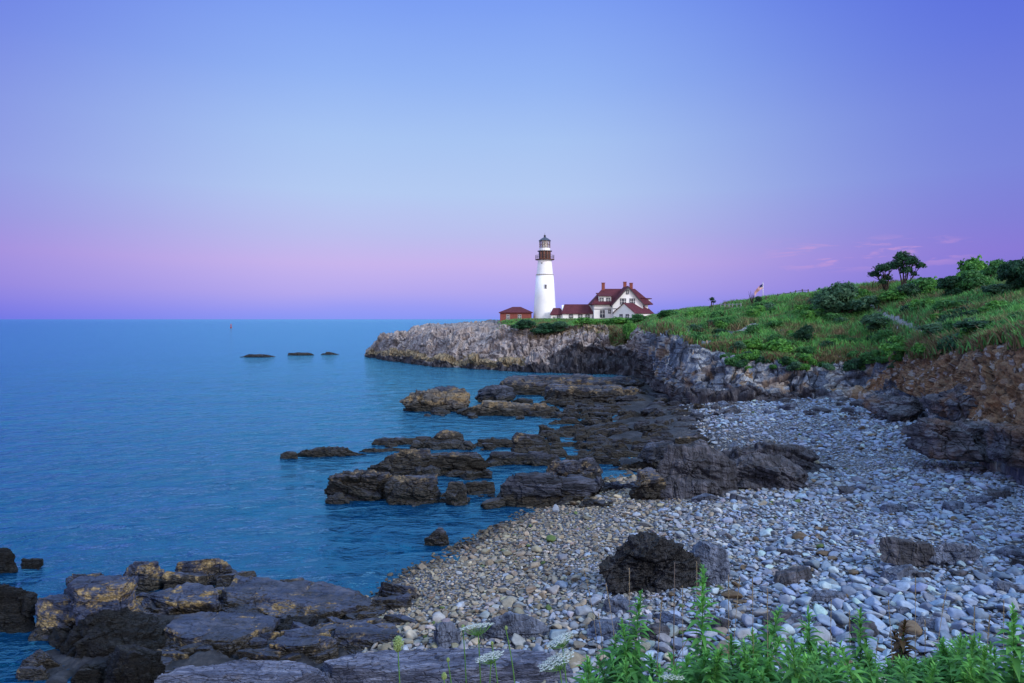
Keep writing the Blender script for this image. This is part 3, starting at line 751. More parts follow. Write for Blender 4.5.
# near shore, lower edge of the picture
rock('shore_rock', -60, 44, 585, 589, 632, 'weed', 'black weed-covered rock at the edge of the still pool', seed=101, n=56, zb=0, rough=.2, k=4, taper=.35, block=.36)
rock('shore_rock', -14, 24, 547, 551, 574, 'weed', 'black rock in the water apart from the near shore', seed=102, n=34, k=3.5, taper=.45, rough=.25)
rock('shore_rock', 16, 50, 556, 561, 570, 'weed', 'low black rock touching the rock in the water', seed=104, n=28, k=4, taper=.4, rough=.2)
rock('shore_rock', 66, 110, 571, 574, 596, 'ledge', 'small dark hump at the outer edge of the near ledges', seed=104, n=36, k=3)
rock('shore_rock', 120, 166, 561, 566, 592, 'ledge', 'tan-topped block between two dark rocks at the outer edge', seed=105, n=40, block=.25)
rock('shore_rock', 179, 236, 558, 563, 586, 'ledge', 'tall square dark block at the outer edge of the near ledges', seed=106, n=46, k=7, cutmin=.85, taper=.06)
rock('shore_ledge', 34, 82, 594, 602, 640, 'ledge', 'ochre-faced ledge nearest the still pool', flat=.12, bed=.16, dip=1.1, beds=4., seed=107, n=50, k=7, cutmin=.82, taper=.05)
rock('shore_ledge', 70, 140, 580, 588, 648, 'ledge', 'tall ochre-faced ledge with a sloping slate top', flat=.12, bed=.16, dip=1.1, beds=4., seed=108, n=64, k=7, cutmin=.82, taper=.05, tilt=(0, -.04))
rock('shore_ledge', 132, 226, 583, 600, 626, 'ledge', 'flat slate ledge in the middle of the near shore', flat=.12, bed=.16, dip=1.1, beds=4., seed=109, n=56, k=8, cutmin=.85)
rock('shore_ledge', 205, 402, 578, 608, 628, 'ledge', 'widest slate slab sloping down to the shingle', flat=.12, bed=.16, dip=1.1, beds=4., seed=110, n=90, k=8, cutmin=.86, block=.14, tilt=(-.02, .07), sink=.9)
rock('shore_ledge', 160, 276, 608, 640, 658, 'ledge', 'blue-grey slab with a worn ochre lip above the dark gully', flat=.12, bed=.16, dip=1.1, beds=4., seed=111, n=72, k=8, cutmin=.86, zb=.2, tilt=(.02, .04), block=.12)
rock('shore_ledge', 262, 345, 628, 648, 668, 'ledge', 'stepped slate blocks below the widest slab', flat=.12, bed=.16, dip=1.1, beds=4., seed=112, n=56, k=8, zb=.1, block=.3)
rock('shore_ledge', 325, 410, 620, 640, 660, 'ledge', 'low slate slab beside the first cobbles', flat=.12, bed=.16, dip=1.1, beds=4., seed=113, n=50, k=7, zb=.1)
rock('shore_rock', 60, 170, 604, 628, 668, 'weed', 'black weedy rock under the ochre-faced ledges', seed=114, n=64, rough=.2, block=.3, zb=-.1)
rock('shore_rock', 105, 165, 645, 662, 700, 'weed', 'weedy rock with wet top in the dark gully', seed=115, n=46, rough=.2, zb=0)
rock('shore_rock', 20, 58, 646, 652, 672, 'ledge', 'small grey rock standing in the still pool', seed=116, n=32, k=3)
rock('shore_rock', 14, 56, 669, 672, 682, 'ledge', 'low wet rock in front of the small grey rock in the pool', seed=117, n=28)
rock('shore_rock', 262, 325, 612, 628, 646, 'weed', 'black weed hanging rock under the lip of the widest slab', seed=118, n=44, rough=.2, zb=-.1)
rock('schist_ledge', 300, 575, 647, 672, 700, 'schist', 'pale ridged schist slab behind the white flowers', flat=.08, bed=.22, dip=.9, beds=6., seed=119, n=96, zb=.9, k=7, cutmin=.85, tilt=(.02, -.02), block=.1, layer=.12, rough=.1)
rock('schist_ledge', 150, 330, 660, 684, 712, 'schist', 'pale ridged schist slab lowest in the near shore', flat=.08, bed=.22, dip=.9, beds=6., seed=120, n=90, zb=.8, k=7, cutmin=.85, tilt=(.02, -.03), block=.1, layer=.12, rough=.1)

# small wave-worn rocks at the feet of the reef ledges and shore ledges
def companions():
    rg = np.random.default_rng(333); k = 0
    for px0, px1, bot, num, mat in ((394, 478, 414, 6, 'reef'), (465, 560, 416, 7, 'reef_dark'), (360, 492, 476, 9, 'reef_dark'), (382, 446, 504, 6, 'reef_dark'), (440, 500, 500, 7, 'reef_dark'), (486, 610, 506, 9, 'reef'),
                                    (460, 545, 448, 8, 'reef_dark'), (372, 470, 447, 5, 'reef_dark'), (478, 560, 466, 7, 'reef_dark'), (590, 660, 486, 9, 'reef_dark')):
        for _ in range(num):
            px = rg.uniform(px0, px1); b = bot+rg.uniform(-3, 4); w = rg.uniform(8, 26)*(.5+.5*(b-380)/100); h = w*rg.uniform(.25, .5)
            rock('reef_stone', px-w/2, px+w/2, b-h*1.2, b-h*.85, b, mat, 'small dark wave-worn stone at the foot of the reef ledges', 'rock', zb=-.05 if px < 585 else .5, seed=1000+k, n=16, rz=rg.uniform(-.6, .6),
                 tilt=(rg.uniform(-.2, .2), rg.uniform(-.25, .25)), group='small stones at the foot of the reef', sink=.3, cutmin=.55); k += 1
    for px0, px1, p0, p1, num, mat in ((130, 235, 600, 632, 8, 'weed'), (255, 400, 630, 664, 26, 'ledge'), (60, 215, 640, 682, 30, 'weed'), (150, 290, 640, 680, 18, 'ledge'), (340, 420, 596, 640, 8, 'ledge'), (170, 250, 578, 604, 8, 'ledge'), (100, 210, 625, 660, 8, 'ledge'), (240, 400, 622, 650, 10, 'weed')):
        for _ in range(num):
            px = rg.uniform(px0, px1); b = rg.uniform(p0, p1); w = rg.uniform(12, 46)*(1.2 if mat == 'ledge' else .9); h = w*rg.uniform(.16, .34)
            rock('shore_stone', px-w/2, px+w/2, b-h*1.2, b-h*.8, b, mat, 'small dark angular stone wedged between the near shore ledges', 'rock', zb=.22, seed=1200+k, n=18, rz=rg.uniform(-.5, .5),
                 tilt=(rg.uniform(-.2, .2), rg.uniform(-.2, .2)), group='small stones between the near shore ledges', sink=.3, cutmin=.6, flat=.2, bed=.2, dip=1.); k += 1
companions()

# ------------------------------------------------------------------ cobbles
_ico = {}
def ico(sub):
    if sub not in _ico:
        bm = bmesh.new(); bmesh.ops.create_icosphere(bm, subdivisions=sub, radius=1)
        v = np.array([x.co[:] for x in bm.verts]); f = np.array([[x.index for x in q.verts] for q in bm.faces]); bm.free(); _ico[sub] = (v, f)
    return _ico[sub]

def stone_variants(sub, count, seed):
    rg = np.random.default_rng(seed); out = []
    v0, f = ico(sub)
    for _ in range(count):
        v = v0.copy()
        for _ in range(14):
            a = rg.normal(size=3); a /= np.linalg.norm(a); s = v@a-rg.uniform(.40, .88)
            v = v-np.maximum(s, 0)[:, None]*a*.95
        v = v*(1+.10*fbm(v*1.3+rg.uniform(0, 50, 3), 3))[:, None]
        out.append(v*np.array([1, rg.uniform(.6, .95), rg.uniform(.30, .62)]))
    return out, f

def cobbles():
    rg = np.random.default_rng(15)
    n = 120000
    # sample in view-friendly polar wedge, density per ground area falls with distance
    a = rg.uniform(R(-14), R(46), n); rr = np.exp(rg.uniform(math.log(15), math.log(88), n))
    x = rr*np.sin(a); y = rr*np.cos(a)
    z, d, reef, shelf, bk = ground_z(x, y)
    ok = (d > -.9) & (reef+shelf < .45+.4*rg.random(n)) & (bk < .05)
    # in front of cliff: below loft base
    px = 512+x/y*F
    S = np.array(ST); Yb = (H-S[:, 2])*F/(S[:, 1]-319)
    ok &= y < np.interp(px, S[:, 0], Yb)+1.0
    x, y, z, d, px, reef = (q[ok] for q in (x, y, z, d, px, reef))
    m = len(x)
    size = np.exp(rg.normal(math.log(.078), .44, m))*(1+.35*sstep(6, 20, d)*sstep(-1, 1, rg.normal(size=m)))
    pn = fbm(np.stack([x*.12, y*.12, 0*x], 1), 3)
    size *= np.clip(1+.6*pn, .65, 1.4)*(1+.011*(y-20))
    big = rg.random(m) < .012; size[big] *= rg.uniform(1.6, 2.8, big.sum())
    size = np.clip(size, .045, .42)
    # thin by area: accept until coverage saturates on a grid (dart-ish)
    order = np.argsort(-size); cell = {}; keep = []
    for i in order:
        g = .7; cx, cy = int(x[i]//g), int(y[i]//g); s = size[i]; bad = False
        for ax in (-1, 0, 1):
            for ay in (-1, 0, 1):
                for j in cell.get((cx+ax, cy+ay), ()):
                    if (x[j]-x[i])**2+(y[j]-y[i])**2 < (.56*(s+size[j]))**2: bad = True; break
                if bad: break
            if bad: break
        if not bad:
            keep.append(i); cell.setdefault((cx, cy), []).append(i)
    keep = np.array(keep); x, y, z, d, px, size, reef = (q[keep] for q in (x, y, z, d, px, size, reef)); m = len(x)
    py = 319+(H-z)/y*F
    # colours: tan near the water, blue-grey up the beach
    w = (1-sstep(4, 15, d+rg.normal(0, 3, m)))
    base = np.array([.195,.255,.365])[None]*(1-w[:, None])+np.array([.215,.185,.14])[None]*w[:, None]
    col = base*np.exp(rg.normal(0, .27, m))[:, None]*(1+rg.normal(0, .035, (m, 3)))
    pale = rg.random(m) < .04; col[pale] = np.array([.25,.28,.33])*rg.uniform(.8, 1.2, (pale.sum(), 1))
    rust = rg.random(m) < .03; col[rust] = np.array([.13,.095,.062])*rg.uniform(.6, 1.2, (rust.sum(), 1))
    mossy = (rg.random(m) < .012) & (d < 16); col[mossy] = np.array([.07,.11,.03])
    wet = sstep(.9, -.2, d+rg.normal(0, .25, m)); col = col*(1-.72*wet[:, None])
    col = np.clip(col, .015, .45)
    vis = (px > 5) & (px < 1019) & (py < 676) & ~((px > 575) & (py > 640))
    score = np.where(vis, size/y, 0); top = np.argsort(-score)[:300]; ist = np.zeros(m, bool); ist[top] = True
    hv, hf = stone_variants(3, 14, 1); lv, lf = stone_variants(2, 24, 2)
    def place(v, i):
        t = rg.uniform(0, 2*math.pi); tx, ty = rg.normal(0, .22, 2)
        rm = np.array(Euler((tx, ty, t)).to_matrix()); return (v*size[i])@rm.T
    for i in top:
        v = place(hv[rg.integers(14)], i)
        lab = ('sea-worn tan cobble in the shingle near the water', 'tan cobbles near the water') if w[i] > .5 else ('larger blue-grey cobble lying on the shingle beach', 'blue-grey cobbles on the beach')
        o = link('cobble', mesh_np('cobble', v, hf, M['cobble'], True, {'tint': np.repeat(col[i][None], len(v), 0)}), loc=(x[i], y[i], z[i]+size[i]*.18))
        tag(o, lab[0], 'stone', lab[1])
    acc = Acc()
    for i in np.where(~ist)[0]:
        far = y[i] > 46
        if far: v, f = lv[rg.integers(24)], lf
        else: v, f = lv[rg.integers(24)], lf
        acc.add(place(v, i)+np.array([x[i], y[i], z[i]+size[i]*.2]), t=f, c=col[i])
    o = link('shingle', acc.mesh('shingle', M['cobble'], False)); tag(o, 'grey and tan shingle of small cobbles covering the beach', None, None, 'stuff')
    print('cobbles', m)
cobbles()

# loose rocks on the upper beach at the foot of the cliff
def rubble():
    rg = np.random.default_rng(44); k = 0
    for _ in range(110):
        px = rg.uniform(690, 905); py = rg.uniform(397, 450)
        if py > 425 and rg.random() < .6: continue
        Y = (H-2.3)*F/(py-319); X = (px-512)/F*Y; z = float(ground_z([X], [Y])[0][0]); w = rg.uniform(6, 20); h = w*rg.uniform(.25, .5)
        rock('loose_rock', px-w/2, px+w/2, py-h*1.1, py-h*.8, py+1, rg.choice(['boulder_grey', 'brown_rock', 'beach_rock', 'boulder_grey']), 'angular loose rock strewn on the upper beach below the cliff',
             'rock', zb=z-.1, seed=600+k, n=12, rz=rg.uniform(0, 3), tilt=(rg.uniform(-.2, .2), rg.uniform(-.2, .2)), group='loose rocks below the cliff', sink=.2, cutmin=.55); k += 1
rubble()

def beach_slabs():
    rg = np.random.default_rng(71); k = 0
    while k < 46:
        px = rg.uniform(600, 1020); py = rg.uniform(470, 640)
        if 590 < px < 750 and 520 < py < 610: continue
        if 860 < px < 1000 and 520 < py < 570: continue
        Y = (H-2.2)*F/(py-319); X = (px-512)/F*Y; z, d = (float(q[0]) for q in ground_z([X], [Y])[:2])
        if d < 4: continue
        Y = (H-z)*F/(py-319); w = rg.uniform(16, 46)*(py-319)/230; h = w*rg.uniform(.12, .26)
        rock('beach_stone', px-w/2, px+w/2, py-h*1.8, py-h*.9, py+1, ['boulder_grey', 'boulder_grey', 'beach_rock'][rg.integers(3)], 'broken angular slab of grey rock lying among the beach cobbles', 'rock', zb=z-.02, seed=1500+k, n=20,
             rz=rg.uniform(-.9, .9), tilt=(rg.uniform(-.15, .15), rg.uniform(-.2, .2)), group='broken slabs among the beach cobbles', sink=.2, cutmin=.5, flat=.3, block=.2); k += 1
beach_slabs()

# ------------------------------------------------------------------ vegetation on the hill
def leaf_quads(c, nrm, size, rg, asp=.55):
    m = len(c); r = rg.normal(size=(m, 3)); a = np.cross(nrm, r); a /= np.linalg.norm(a, axis=1)[:, None]+1e-9; b = np.cross(nrm, a)
    s = np.broadcast_to(size, (m,))[:, None]
    v = np.stack([c-a*s, c-b*s*asp+nrm*s*.15, c+a*s, c+b*s*asp+nrm*s*.15], 1).reshape(-1, 3)
    return v, np.arange(m*4).reshape(m, 4)

def crown(lobes, n, leaf, rg, shell=.35):
    """lobes: (x,y,z,rx,rz)"""
    L = np.array(lobes); vol = L[:, 3]**2*L[:, 4]; idx = rg.choice(len(L), n, p=vol**.7/(vol**.7).sum())
    d = rg.normal(size=(n, 3)); d /= np.linalg.norm(d, axis=1)[:, None]; d[:, 2] = np.where(d[:, 2] < -.5, -d[:, 2], d[:, 2])
    rad = 1-shell*rg.random(n)**1.4+rg.normal(0, .06, n)
    rad *= 1+.42*fbm(d*2.6+idx[:, None]*7.1, 4)
    c = L[idx, :3]+d*rad[:, None]*np.stack([L[idx, 3], L[idx, 3], L[idx, 4]], 1)
    nr = d+rg.normal(0, .5, (n, 3)); nr /= np.linalg.norm(nr, axis=1)[:, None]
    v, q = leaf_quads(c, nr, leaf*rg.uniform(.6, 1.4, n), rg)
    cl = fbm(c*1.1+3, 3)
    tint = np.stack([np.clip(.5+cl*.7+rg.normal(0, .15, n), 0, 1), np.clip(.5+rg.normal(0, .22, n)+cl*.25, 0, 1), 0*cl], 1)
    return v, q, np.repeat(tint, 4, 0)

def limbs(base, lobes, r0, rg):
    acc = Acc()
    for (x, y, z, rx, rz) in lobes:
        e = np.array([x, y, z]); t = np.linspace(0, 1, 7)[:, None]
        mid = np.array([x*.35, y*.35, z*.6])
        path = (1-t)**2*np.array(base)+2*t*(1-t)*mid+t*t*e+rg.normal(0, .05*r0*4, (7, 3))*t*(1-t)*3
        v, f = tube_np(path, r0*(1-.8*t[:, 0]), 6); acc.add(v, q=f)
        for _ in range(3):
            d = rg.normal(size=3); d[2] = abs(d[2]); d /= np.linalg.norm(d); tip = e+d*np.array([rx, rx, rz])*.8
            p2 = np.linspace(path[4], tip, 5)+rg.normal(0, .03, (5, 3)); v, f = tube_np(p2, r0*.28*np.linspace(1, .3, 5), 5); acc.add(v, q=f)
    return acc

def make_bush(seed, w, h, n, leaf, mat, nl=7):
    rg = np.random.default_rng(seed); lobes = []
    for _ in range(nl):
        a = rg.uniform(0, 6.28); q = rg.uniform(0, .62)*w/2; r = rg.uniform(.26, .42)*w*.62; zz = rg.uniform(.25, .75)*h*(1-.35*q/(w/2))
        lobes.append((q*math.cos(a), q*math.sin(a), zz, r, min(r*.8, h-zz+.1*h)))
    v, q, t = crown(lobes, n, leaf, rg, .55)
    a = Acc(); a.add(v, q=q, c=t)
    return a.mesh('foliage', M[mat], False), limbs((0, 0, -.3), lobes, .05*w*.4+.03, rg).mesh('stem', M['bark'])

BUSH = {}
for kind, mat, w, h, n, lf in (('mid', 'leaf_mid', 4, 2.6, 5200, .15), ('dark', 'leaf_dark', 4, 3.0, 5200, .15), ('bright', 'leaf_bright', 4, 2.0, 4600, .15), ('grey', 'leaf_grey', 4, 3.4, 5600, .14)):
    BUSH[kind] = [make_bush(hash((kind,)) % 1 + 31*len(mat)+k, w, h, n, lf, mat) for k in range(3)]
LOW = {kind: [make_bush(900+k+len(mat), 3, 1.0, 1600, .15, mat, 5) for k in range(2)] for kind, mat in (('mid', 'leaf_mid'), ('dark', 'leaf_dark'), ('bright', 'leaf_bright'), ('grey', 'leaf_grey'))}

def put_bush(px, py, wpx, hpx, kind, label, group=None, lib=None, name='shrub', i=[0]):
    p = on_hill(px, py); Y = p[1]; i[0] += 1
    lib = lib or BUSH; fm, sm = lib[kind][i[0] % len(lib[kind])]
    w0, h0 = (4*.95, {'mid': 2.6, 'dark': 3., 'bright': 2., 'grey': 3.4}[kind]) if lib is BUSH else (3., 1.)
    o = thing(name, p-np.array([0, 0, .15]), label, 'shrub', group, rz=random.uniform(0, 6.28))
    sx = wpx/F*Y/w0; sz = hpx/F*Y/h0
    o.scale = (sx, sx, sz)
    link('foliage', fm, o); link('stem', sm, o); return o

B = put_bush
B(842, 318, 54, 42, 'grey', 'large grey-green bush standing alone on the open slope')
B(868, 312, 30, 20, 'grey', 'smaller grey-green bush tucked beside the large one at the path')
B(893, 306, 40, 15, 'bright', 'bright green shrub in front of the two-crowned trees')
B(922, 298, 44, 24, 'mid', 'mid green shrub just beachward of the trees on the ridge')
B(950, 298, 46, 26, 'dark', 'dark rounded shrub in the middle of the ridge thicket')
B(972, 294, 40, 26, 'mid', 'leafy shrub with a ragged top in the ridge thicket')
B(984, 288, 46, 34, 'bright', 'tall light green shrub rising above the ridge thicket')
B(1012, 294, 50, 40, 'dark', 'tall dark shrub at the beach end of the ridge thicket')
B(1002, 300, 40, 22, 'grey', 'grey-green shrub below the tall dark shrub')
B(1036, 292, 50, 40, 'dark', 'dark shrub beyond the tall dark one at the thicket end')
B(958, 312, 40, 14, 'mid', 'low green shrub below the ridge thicket')
B(985, 334, 62, 18, 'dark', 'wide dark green shrub near the crest of the earth bank')
B(945, 335, 50, 16, 'grey', 'low spreading grey-green shrub above the earth bank')
B(1020, 326, 46, 18, 'mid', 'green shrub low on the slope by the earth bank')
B(880, 330, 40, 18, 'grey', 'grey-green shrub just below the footpath')
B(806, 342, 22, 20, 'dark', 'dark upright shrub on the lower slope')
B(778, 354, 44, 18, 'bright', 'vivid green shrub right above the rock cliff')
B(752, 352, 30, 14, 'bright', 'small vivid green shrub above the rock cliff')
B(824, 312, 26, 16, 'mid', 'round shrub next to the large grey-green bush')
B(862, 300, 30, 14, 'bright', 'light green shrub on the skyline beside the trees')
B(915, 300, 34, 22, 'grey', 'grey-green shrub between the trees and the ridge thicket')
B(938, 295, 34, 20, 'bright', 'small bright shrub on the skyline just beachward of the trees')
B(964, 288, 32, 20, 'bright', 'light shrub peeping above the dark rounded one')
B(996, 280, 34, 22, 'mid', 'highest leafy shrub at the top of the thicket')
B(1020, 280, 36, 22, 'mid', 'ragged green shrub on the skyline past the highest one')
B(1000, 312, 46, 14, 'bright', 'low bright shrub under the grey-green one')
B(905, 352, 44, 10, 'bright', 'bright strip of shrub at the crest of the earth bank')
B(692, 318, 24, 10, 'bright', 'bright green shrub on the saddle beyond the house')
B(668, 318, 30, 10, 'mid', 'green shrub against the keeper house end wall')
B(640, 322, 26, 9, 'mid', 'green shrub in front of the house gable')
B(612, 325, 34, 9, 'bright', 'light green shrub below the house windows')
B(585, 324, 30, 8, 'bright', 'light green shrub below the connecting wing')
B(546, 334, 40, 14, 'dark', 'dark shrub hanging over the cliff below the lighthouse')
B(522, 330, 30, 12, 'dark', 'dark shrub below the brick building')
B(562, 332, 24, 14, 'grey', 'grey-green shrub on the cliff edge beside the lighthouse foot')
B(630, 338, 16, 16, 'bright', 'green shrub growing down a gully in the far cliff')
# scattered low scrub
rg = np.random.default_rng(55)
cnt = 0
while cnt < 190:
    px = rg.uniform(690, 1060); py = rg.uniform(296, 362)
    top = np.interp(px, [690, 740, 800, 860, 900, 1024], [312, 306, 298, 300, 302, 312]); bot = np.interp(px, [690, 740, 860, 900, 1024], [340, 360, 362, 356, 346])
    if py < top+2 or py > bot: continue
    if abs(py-np.interp(px, [866, 890, 925], [305, 318, 334])) < 12 and 856 < px < 938: continue
    k = rg.choice(['mid', 'dark', 'bright', 'grey', 'bright', 'mid']); w = rg.uniform(10, 28)*(1.25 if px > 880 else 1)
    put_bush(px, py, w, w*rg.uniform(.22, .42), k, 'low rounded scrub bush scattered over the grassy slope above the cliff', 'low scrub bushes on the grassy slope', LOW, 'scrub_bush')
    cnt += 1

rg = np.random.default_rng(56)
for _ in range(46):
    px = rg.uniform(690, 905); w = rg.uniform(8, 24); py = np.interp(px, [690, 740, 860, 905], [352, 364, 364, 360])+rg.uniform(-9, 7)
    put_bush(px, py, w, w*rg.uniform(.25, .5), rg.choice(['grey', 'grey', 'mid', 'dark', 'bright']), 'small scrub bush hanging over the crest of the rock cliff', 'scrub bushes along the cliff crest', LOW, 'scrub_bush')

# grass tufts: one mass
def grass():
    rg = np.random.default_rng(8)
    V = HV; d1 = V[:-1, 1:]-V[:-1, :-1]; d2 = V[1:, :-1]-V[:-1, :-1]
    area = np.linalg.norm(np.cross(d1, d2), axis=2)
    T = HT[:-1, :-1]; PX = HPX[:-1, :-1]; veg = HVEG[:-1, :-1]
    dist = np.linalg.norm(V[:-1, :-1], axis=2)
    wt = area*veg*(1+5*(np.abs(T-4.05) < .14)*(PX > 680))*(T > 3.6)*(T < 6.25)*(PX < 1130)/np.maximum(dist, 40)**1.1
    k = 34000
    idx = rg.choice(wt.size, k, p=(wt/wt.sum()).ravel()); r, c = np.unravel_index(idx, wt.shape)
    u = rg.random((k, 1)); w = rg.random((k, 1)); p = V[r, c]+d1[r, c]*u+d2[r, c]*w
    # keep the footpath clear
    qx = 512+p[:, 0]/p[:, 1]*F; qy = 319-(p[:, 2]-H)/p[:, 1]*F
    keep = ~((qx > 862) & (qx < 930) & (np.abs(qy-np.interp(qx, [866, 890, 925], [305, 318, 334])) < 3.4)); p = p[keep]; k = len(p)
    nb = 7
    P0 = np.repeat(p, nb, 0)+rg.normal(0, .22, (k*nb, 3))*np.array([1, 1, 0]); m = len(P0)
    sc_ = np.where(P0[:, 1] > 130, .55, 1.)
    h = rg.uniform(.35, .95, m)*sc_*(1+.5*fbm(P0*.2, 2)); a = rg.uniform(0, 6.28, m); wd = .045+.03*rg.random(m)
    side = np.stack([np.cos(a), np.sin(a), 0*a], 1)*wd[:, None]
    lean = rg.normal(0, .3, (m, 3))*h[:, None]; lean[:, 2] = h
    v = np.stack([P0-side-[0, 0, .08], P0+side-[0, 0, .08], P0+lean*.55+side*.8, P0+lean*np.array([1.35, 1.35, 1])], 1)
    v2 = np.concatenate([v, (P0+lean*.55-side*.8)[:, None]], 1).reshape(-1, 3)
    f0 = np.arange(m)[:, None]*5
    q = np.concatenate([f0+0, f0+1, f0+2, f0+4], 1); t = np.concatenate([f0+4, f0+2, f0+3], 1)
    tt_ = np.repeat(T[r, c][keep], nb); dry = (rg.random(m) < .10+.55*(1-sstep(4.1, 4.45, tt_)))*1.
    tint = np.stack([rg.random(m), np.clip(.5+rg.normal(0, .25, m), 0, 1), dry], 1)
    me = mesh_np('grass', v2, [q, t], M['grass'], False, {'tint': np.repeat(tint, 5, 0)})
    o = link('grass', me); tag(o, 'green and straw-coloured grass covering the slope', None, None, 'stuff')
grass()

# footpath strip
def footpath():
    pts = np.array([on_hill(px, py) for px, py in ((862, 303), (874, 309), (884, 315), (892, 319), (902, 324), (914, 330), (926, 335))])
    m = flat_mat('gravel', (.24, .235, .25), .9, .1, .25, 3, bump=.6)
    vs = []; fs = []
    t = np.linspace(0, len(pts)-1, 60); path = np.stack([np.interp(t, np.arange(len(pts)), pts[:, k]) for k in range(3)], 1)
    path[1:-1] = (path[:-2]+2*path[1:-1]+path[2:])/4
    d = np.gradient(path, axis=0); d[:, 2] = 0; d /= np.linalg.norm(d, axis=1)[:, None]; s = np.stack([-d[:, 1], d[:, 0], 0*d[:, 0]], 1)
    ww = np.linspace(-.62, .62, 7)
    from mathutils.bvhtree import BVHTree
    hill = bpy.data.objects['hill'].data
    bv = BVHTree.FromPolygons([v.co[:] for v in hill.vertices], [p.vertices[:] for p in hill.polygons])
    for p0, s0 in zip(path, s):
        for w in ww:
            q = p0+s0*w; hit = bv.ray_cast(Vector((q[0], q[1], q[2]+4)), Vector((0, 0, -1)))
            zz = hit[0].z if hit[0] is not None else q[2]
            vs.append((q[0], q[1], zz+.10))
    i = (np.arange(59)[:, None]*7+np.arange(6)[None]).ravel()
    o = link('footpath', mesh_np('footpath', vs, np.stack([i, i+1, i+8, i+7], 1), m)); tag(o, kind='structure')
footpath()

# the two trees on the ridge
def tree(px, py, Hpx, lobes_px, label, seed, n):
    p = on_hill(px, py); Y = p[1]; s = Y/F; rg = np.random.default_rng(seed)
    o = thing('tree', p-np.array([0, 0, .2]), label, 'tree')
    lobes = [((lx-px)*s, rg.uniform(-.8, .8), (py-ly)*s, rx*s, rz*s) for lx, ly, rx, rz in lobes_px]
    v, q, t = crown(lobes, n, .17, rg, .75); a = Acc(); a.add(v, q=q, c=t)
    link('crown', a.mesh('crown', M['leaf_dark'], False), o)
    link('trunk', limbs((0, 0, -.4), lobes, .16, rg).mesh('trunk', M['bark']), o)
tree(887, 292, 24, [(880, 268, 8, 5), (888, 266, 7, 4.8), (876, 273, 6, 4), (887, 277, 5.5, 4), (880, 281, 4, 3)], 'shorter dark tree with a flat crown on the ridge', 3, 2000)
tree(904, 292, 40, [(905, 256, 8, 6.5), (911, 261, 8, 6), (900, 263, 6.5, 5.5), (918, 265, 5, 3.4), (907, 269, 6.5, 4.5), (913, 273, 3.6, 2.6)], 'taller dark tree with a rounded open crown on the ridge', 4, 2700)
# small wind-bent tree on the saddle
def bent_tree():
    p = on_hill(711, 311.5); s = p[1]/F; rg = np.random.default_rng(6)
    o = thing('tree', p, 'tiny wind-bent tree alone on the saddle skyline', 'tree')
    lob = [(.3*s, 0, 12*s, 2.8*s, 2.0*s), (3.0*s, 0, 9.5*s, 2.0*s, 1.2*s), (-.6*s, 0, 3*s, 2.6*s, 2.2*s), (1.5*s, .2, 13*s, 1.6*s, 1.2*s)]
    v, q, t = crown(lob, 420, .14, rg, .8); a = Acc(); a.add(v, q=q, c=t)
    link('crown', a.mesh('crown', M['leaf_dark'], False), o); link('trunk', limbs((0, 0, -.3), lob, .12, rg).mesh('trunk', M['bark']), o)
bent_tree()
# dark bush and bare twigs beside the flag
put_bush(757.5, 306, 9, 13, 'dark', 'small dark bush at the foot of the flagpole')
def bare_shrub(px, py, hpx, label, seed):
    p = on_hill(px, py); s = p[1]/F; rg = np.random.default_rng(seed); a = Acc()
    o = thing('bare_shrub', p-np.array([0, 0, .1]), label, 'shrub')
    for k in range(9):
        e = np.array([rg.normal(0, 3*s), rg.normal(0, .4), hpx*s*rg.uniform(.5, 1)]); t = np.linspace(0, 1, 6)[:, None]
        v, f = tube_np(t*e+rg.normal(0, .06, (6, 3))*t, .07*(1.1-t[:, 0]), 5); a.add(v, q=f)
    link('twigs', a.mesh('twigs', M['bark']), o)
bare_shrub(746, 306.5, 10, 'leafless dark shrub beside the flagpole bush', 61)
bare_shrub(752, 305.5, 17, 'taller leaning leafless stem next to the flagpole', 62)

# flagpole with flag
def flagpole():
    p = on_hill(763, 304.5); s = p[1]/F
    white = flat_mat('pole_paint', (.75,.75,.76), .4); o = thing('flagpole', p, 'white flagpole with a drooping flag on the skyline', 'flagpole')
    bm = bmesh.new(); lathe(bm, [(.07, -.3), (.045, 21*s), (.02, 21.2*s)], 10); link('pole', bm_mesh('pole', bm, white, True), o)
    bm = bmesh.new(); bmesh.ops.create_icosphere(bm, subdivisions=2, radius=.09, matrix=Matrix.Translation((0, 0, 21.4*s))); link('finial', bm_mesh('finial', bm, white, True), o)
    m, nt = new_mat('flag_cloth'); n = N(nt)
    at = n.node('ShaderNodeAttribute', attribute_name='tint').outputs['Color']; n.principled(at, .8, None, .1)
    nu, nv = 28, 26; vs = []; cs = []
    L, Wd = 1.9, 1.15
    for i in range(nu):
        for j in range(nv):
            u = i/(nu-1); w = j/(nv-1)
            # the cloth hangs: fly end sags down and away from the pole
            x = -u*L*.80; z = 20.2*s-w*Wd*.78-u*u*1.15-u*.35; y = .16*math.sin(u*8+w*2)*u**.5
            vs.append((x, y, z)); st = int(w*13)
            if u < .42 and w < .54: c = (.020, .025, .11)
            else: c = (.42, .05, .06) if st % 2 == 0 else (.60, .55, .55)
            cs.append(c)
    i = (np.arange(nu-1)[:, None]*nv+np.arange(nv-1)[None]).ravel()
    me = mesh_np('flag', vs, np.stack([i, i+1, i+nv+1, i+nv], 1), m, True, {'tint': np.array(cs)})
    f = link('flag', me, loc=p); f.location = Vector(p)+Vector((-.06, 0, 0)); tag(f, 'red white and blue striped flag hanging from the white pole', 'flag')
    md = f.modifiers.new('thick', 'SOLIDIFY'); md.thickness = .015
flagpole()

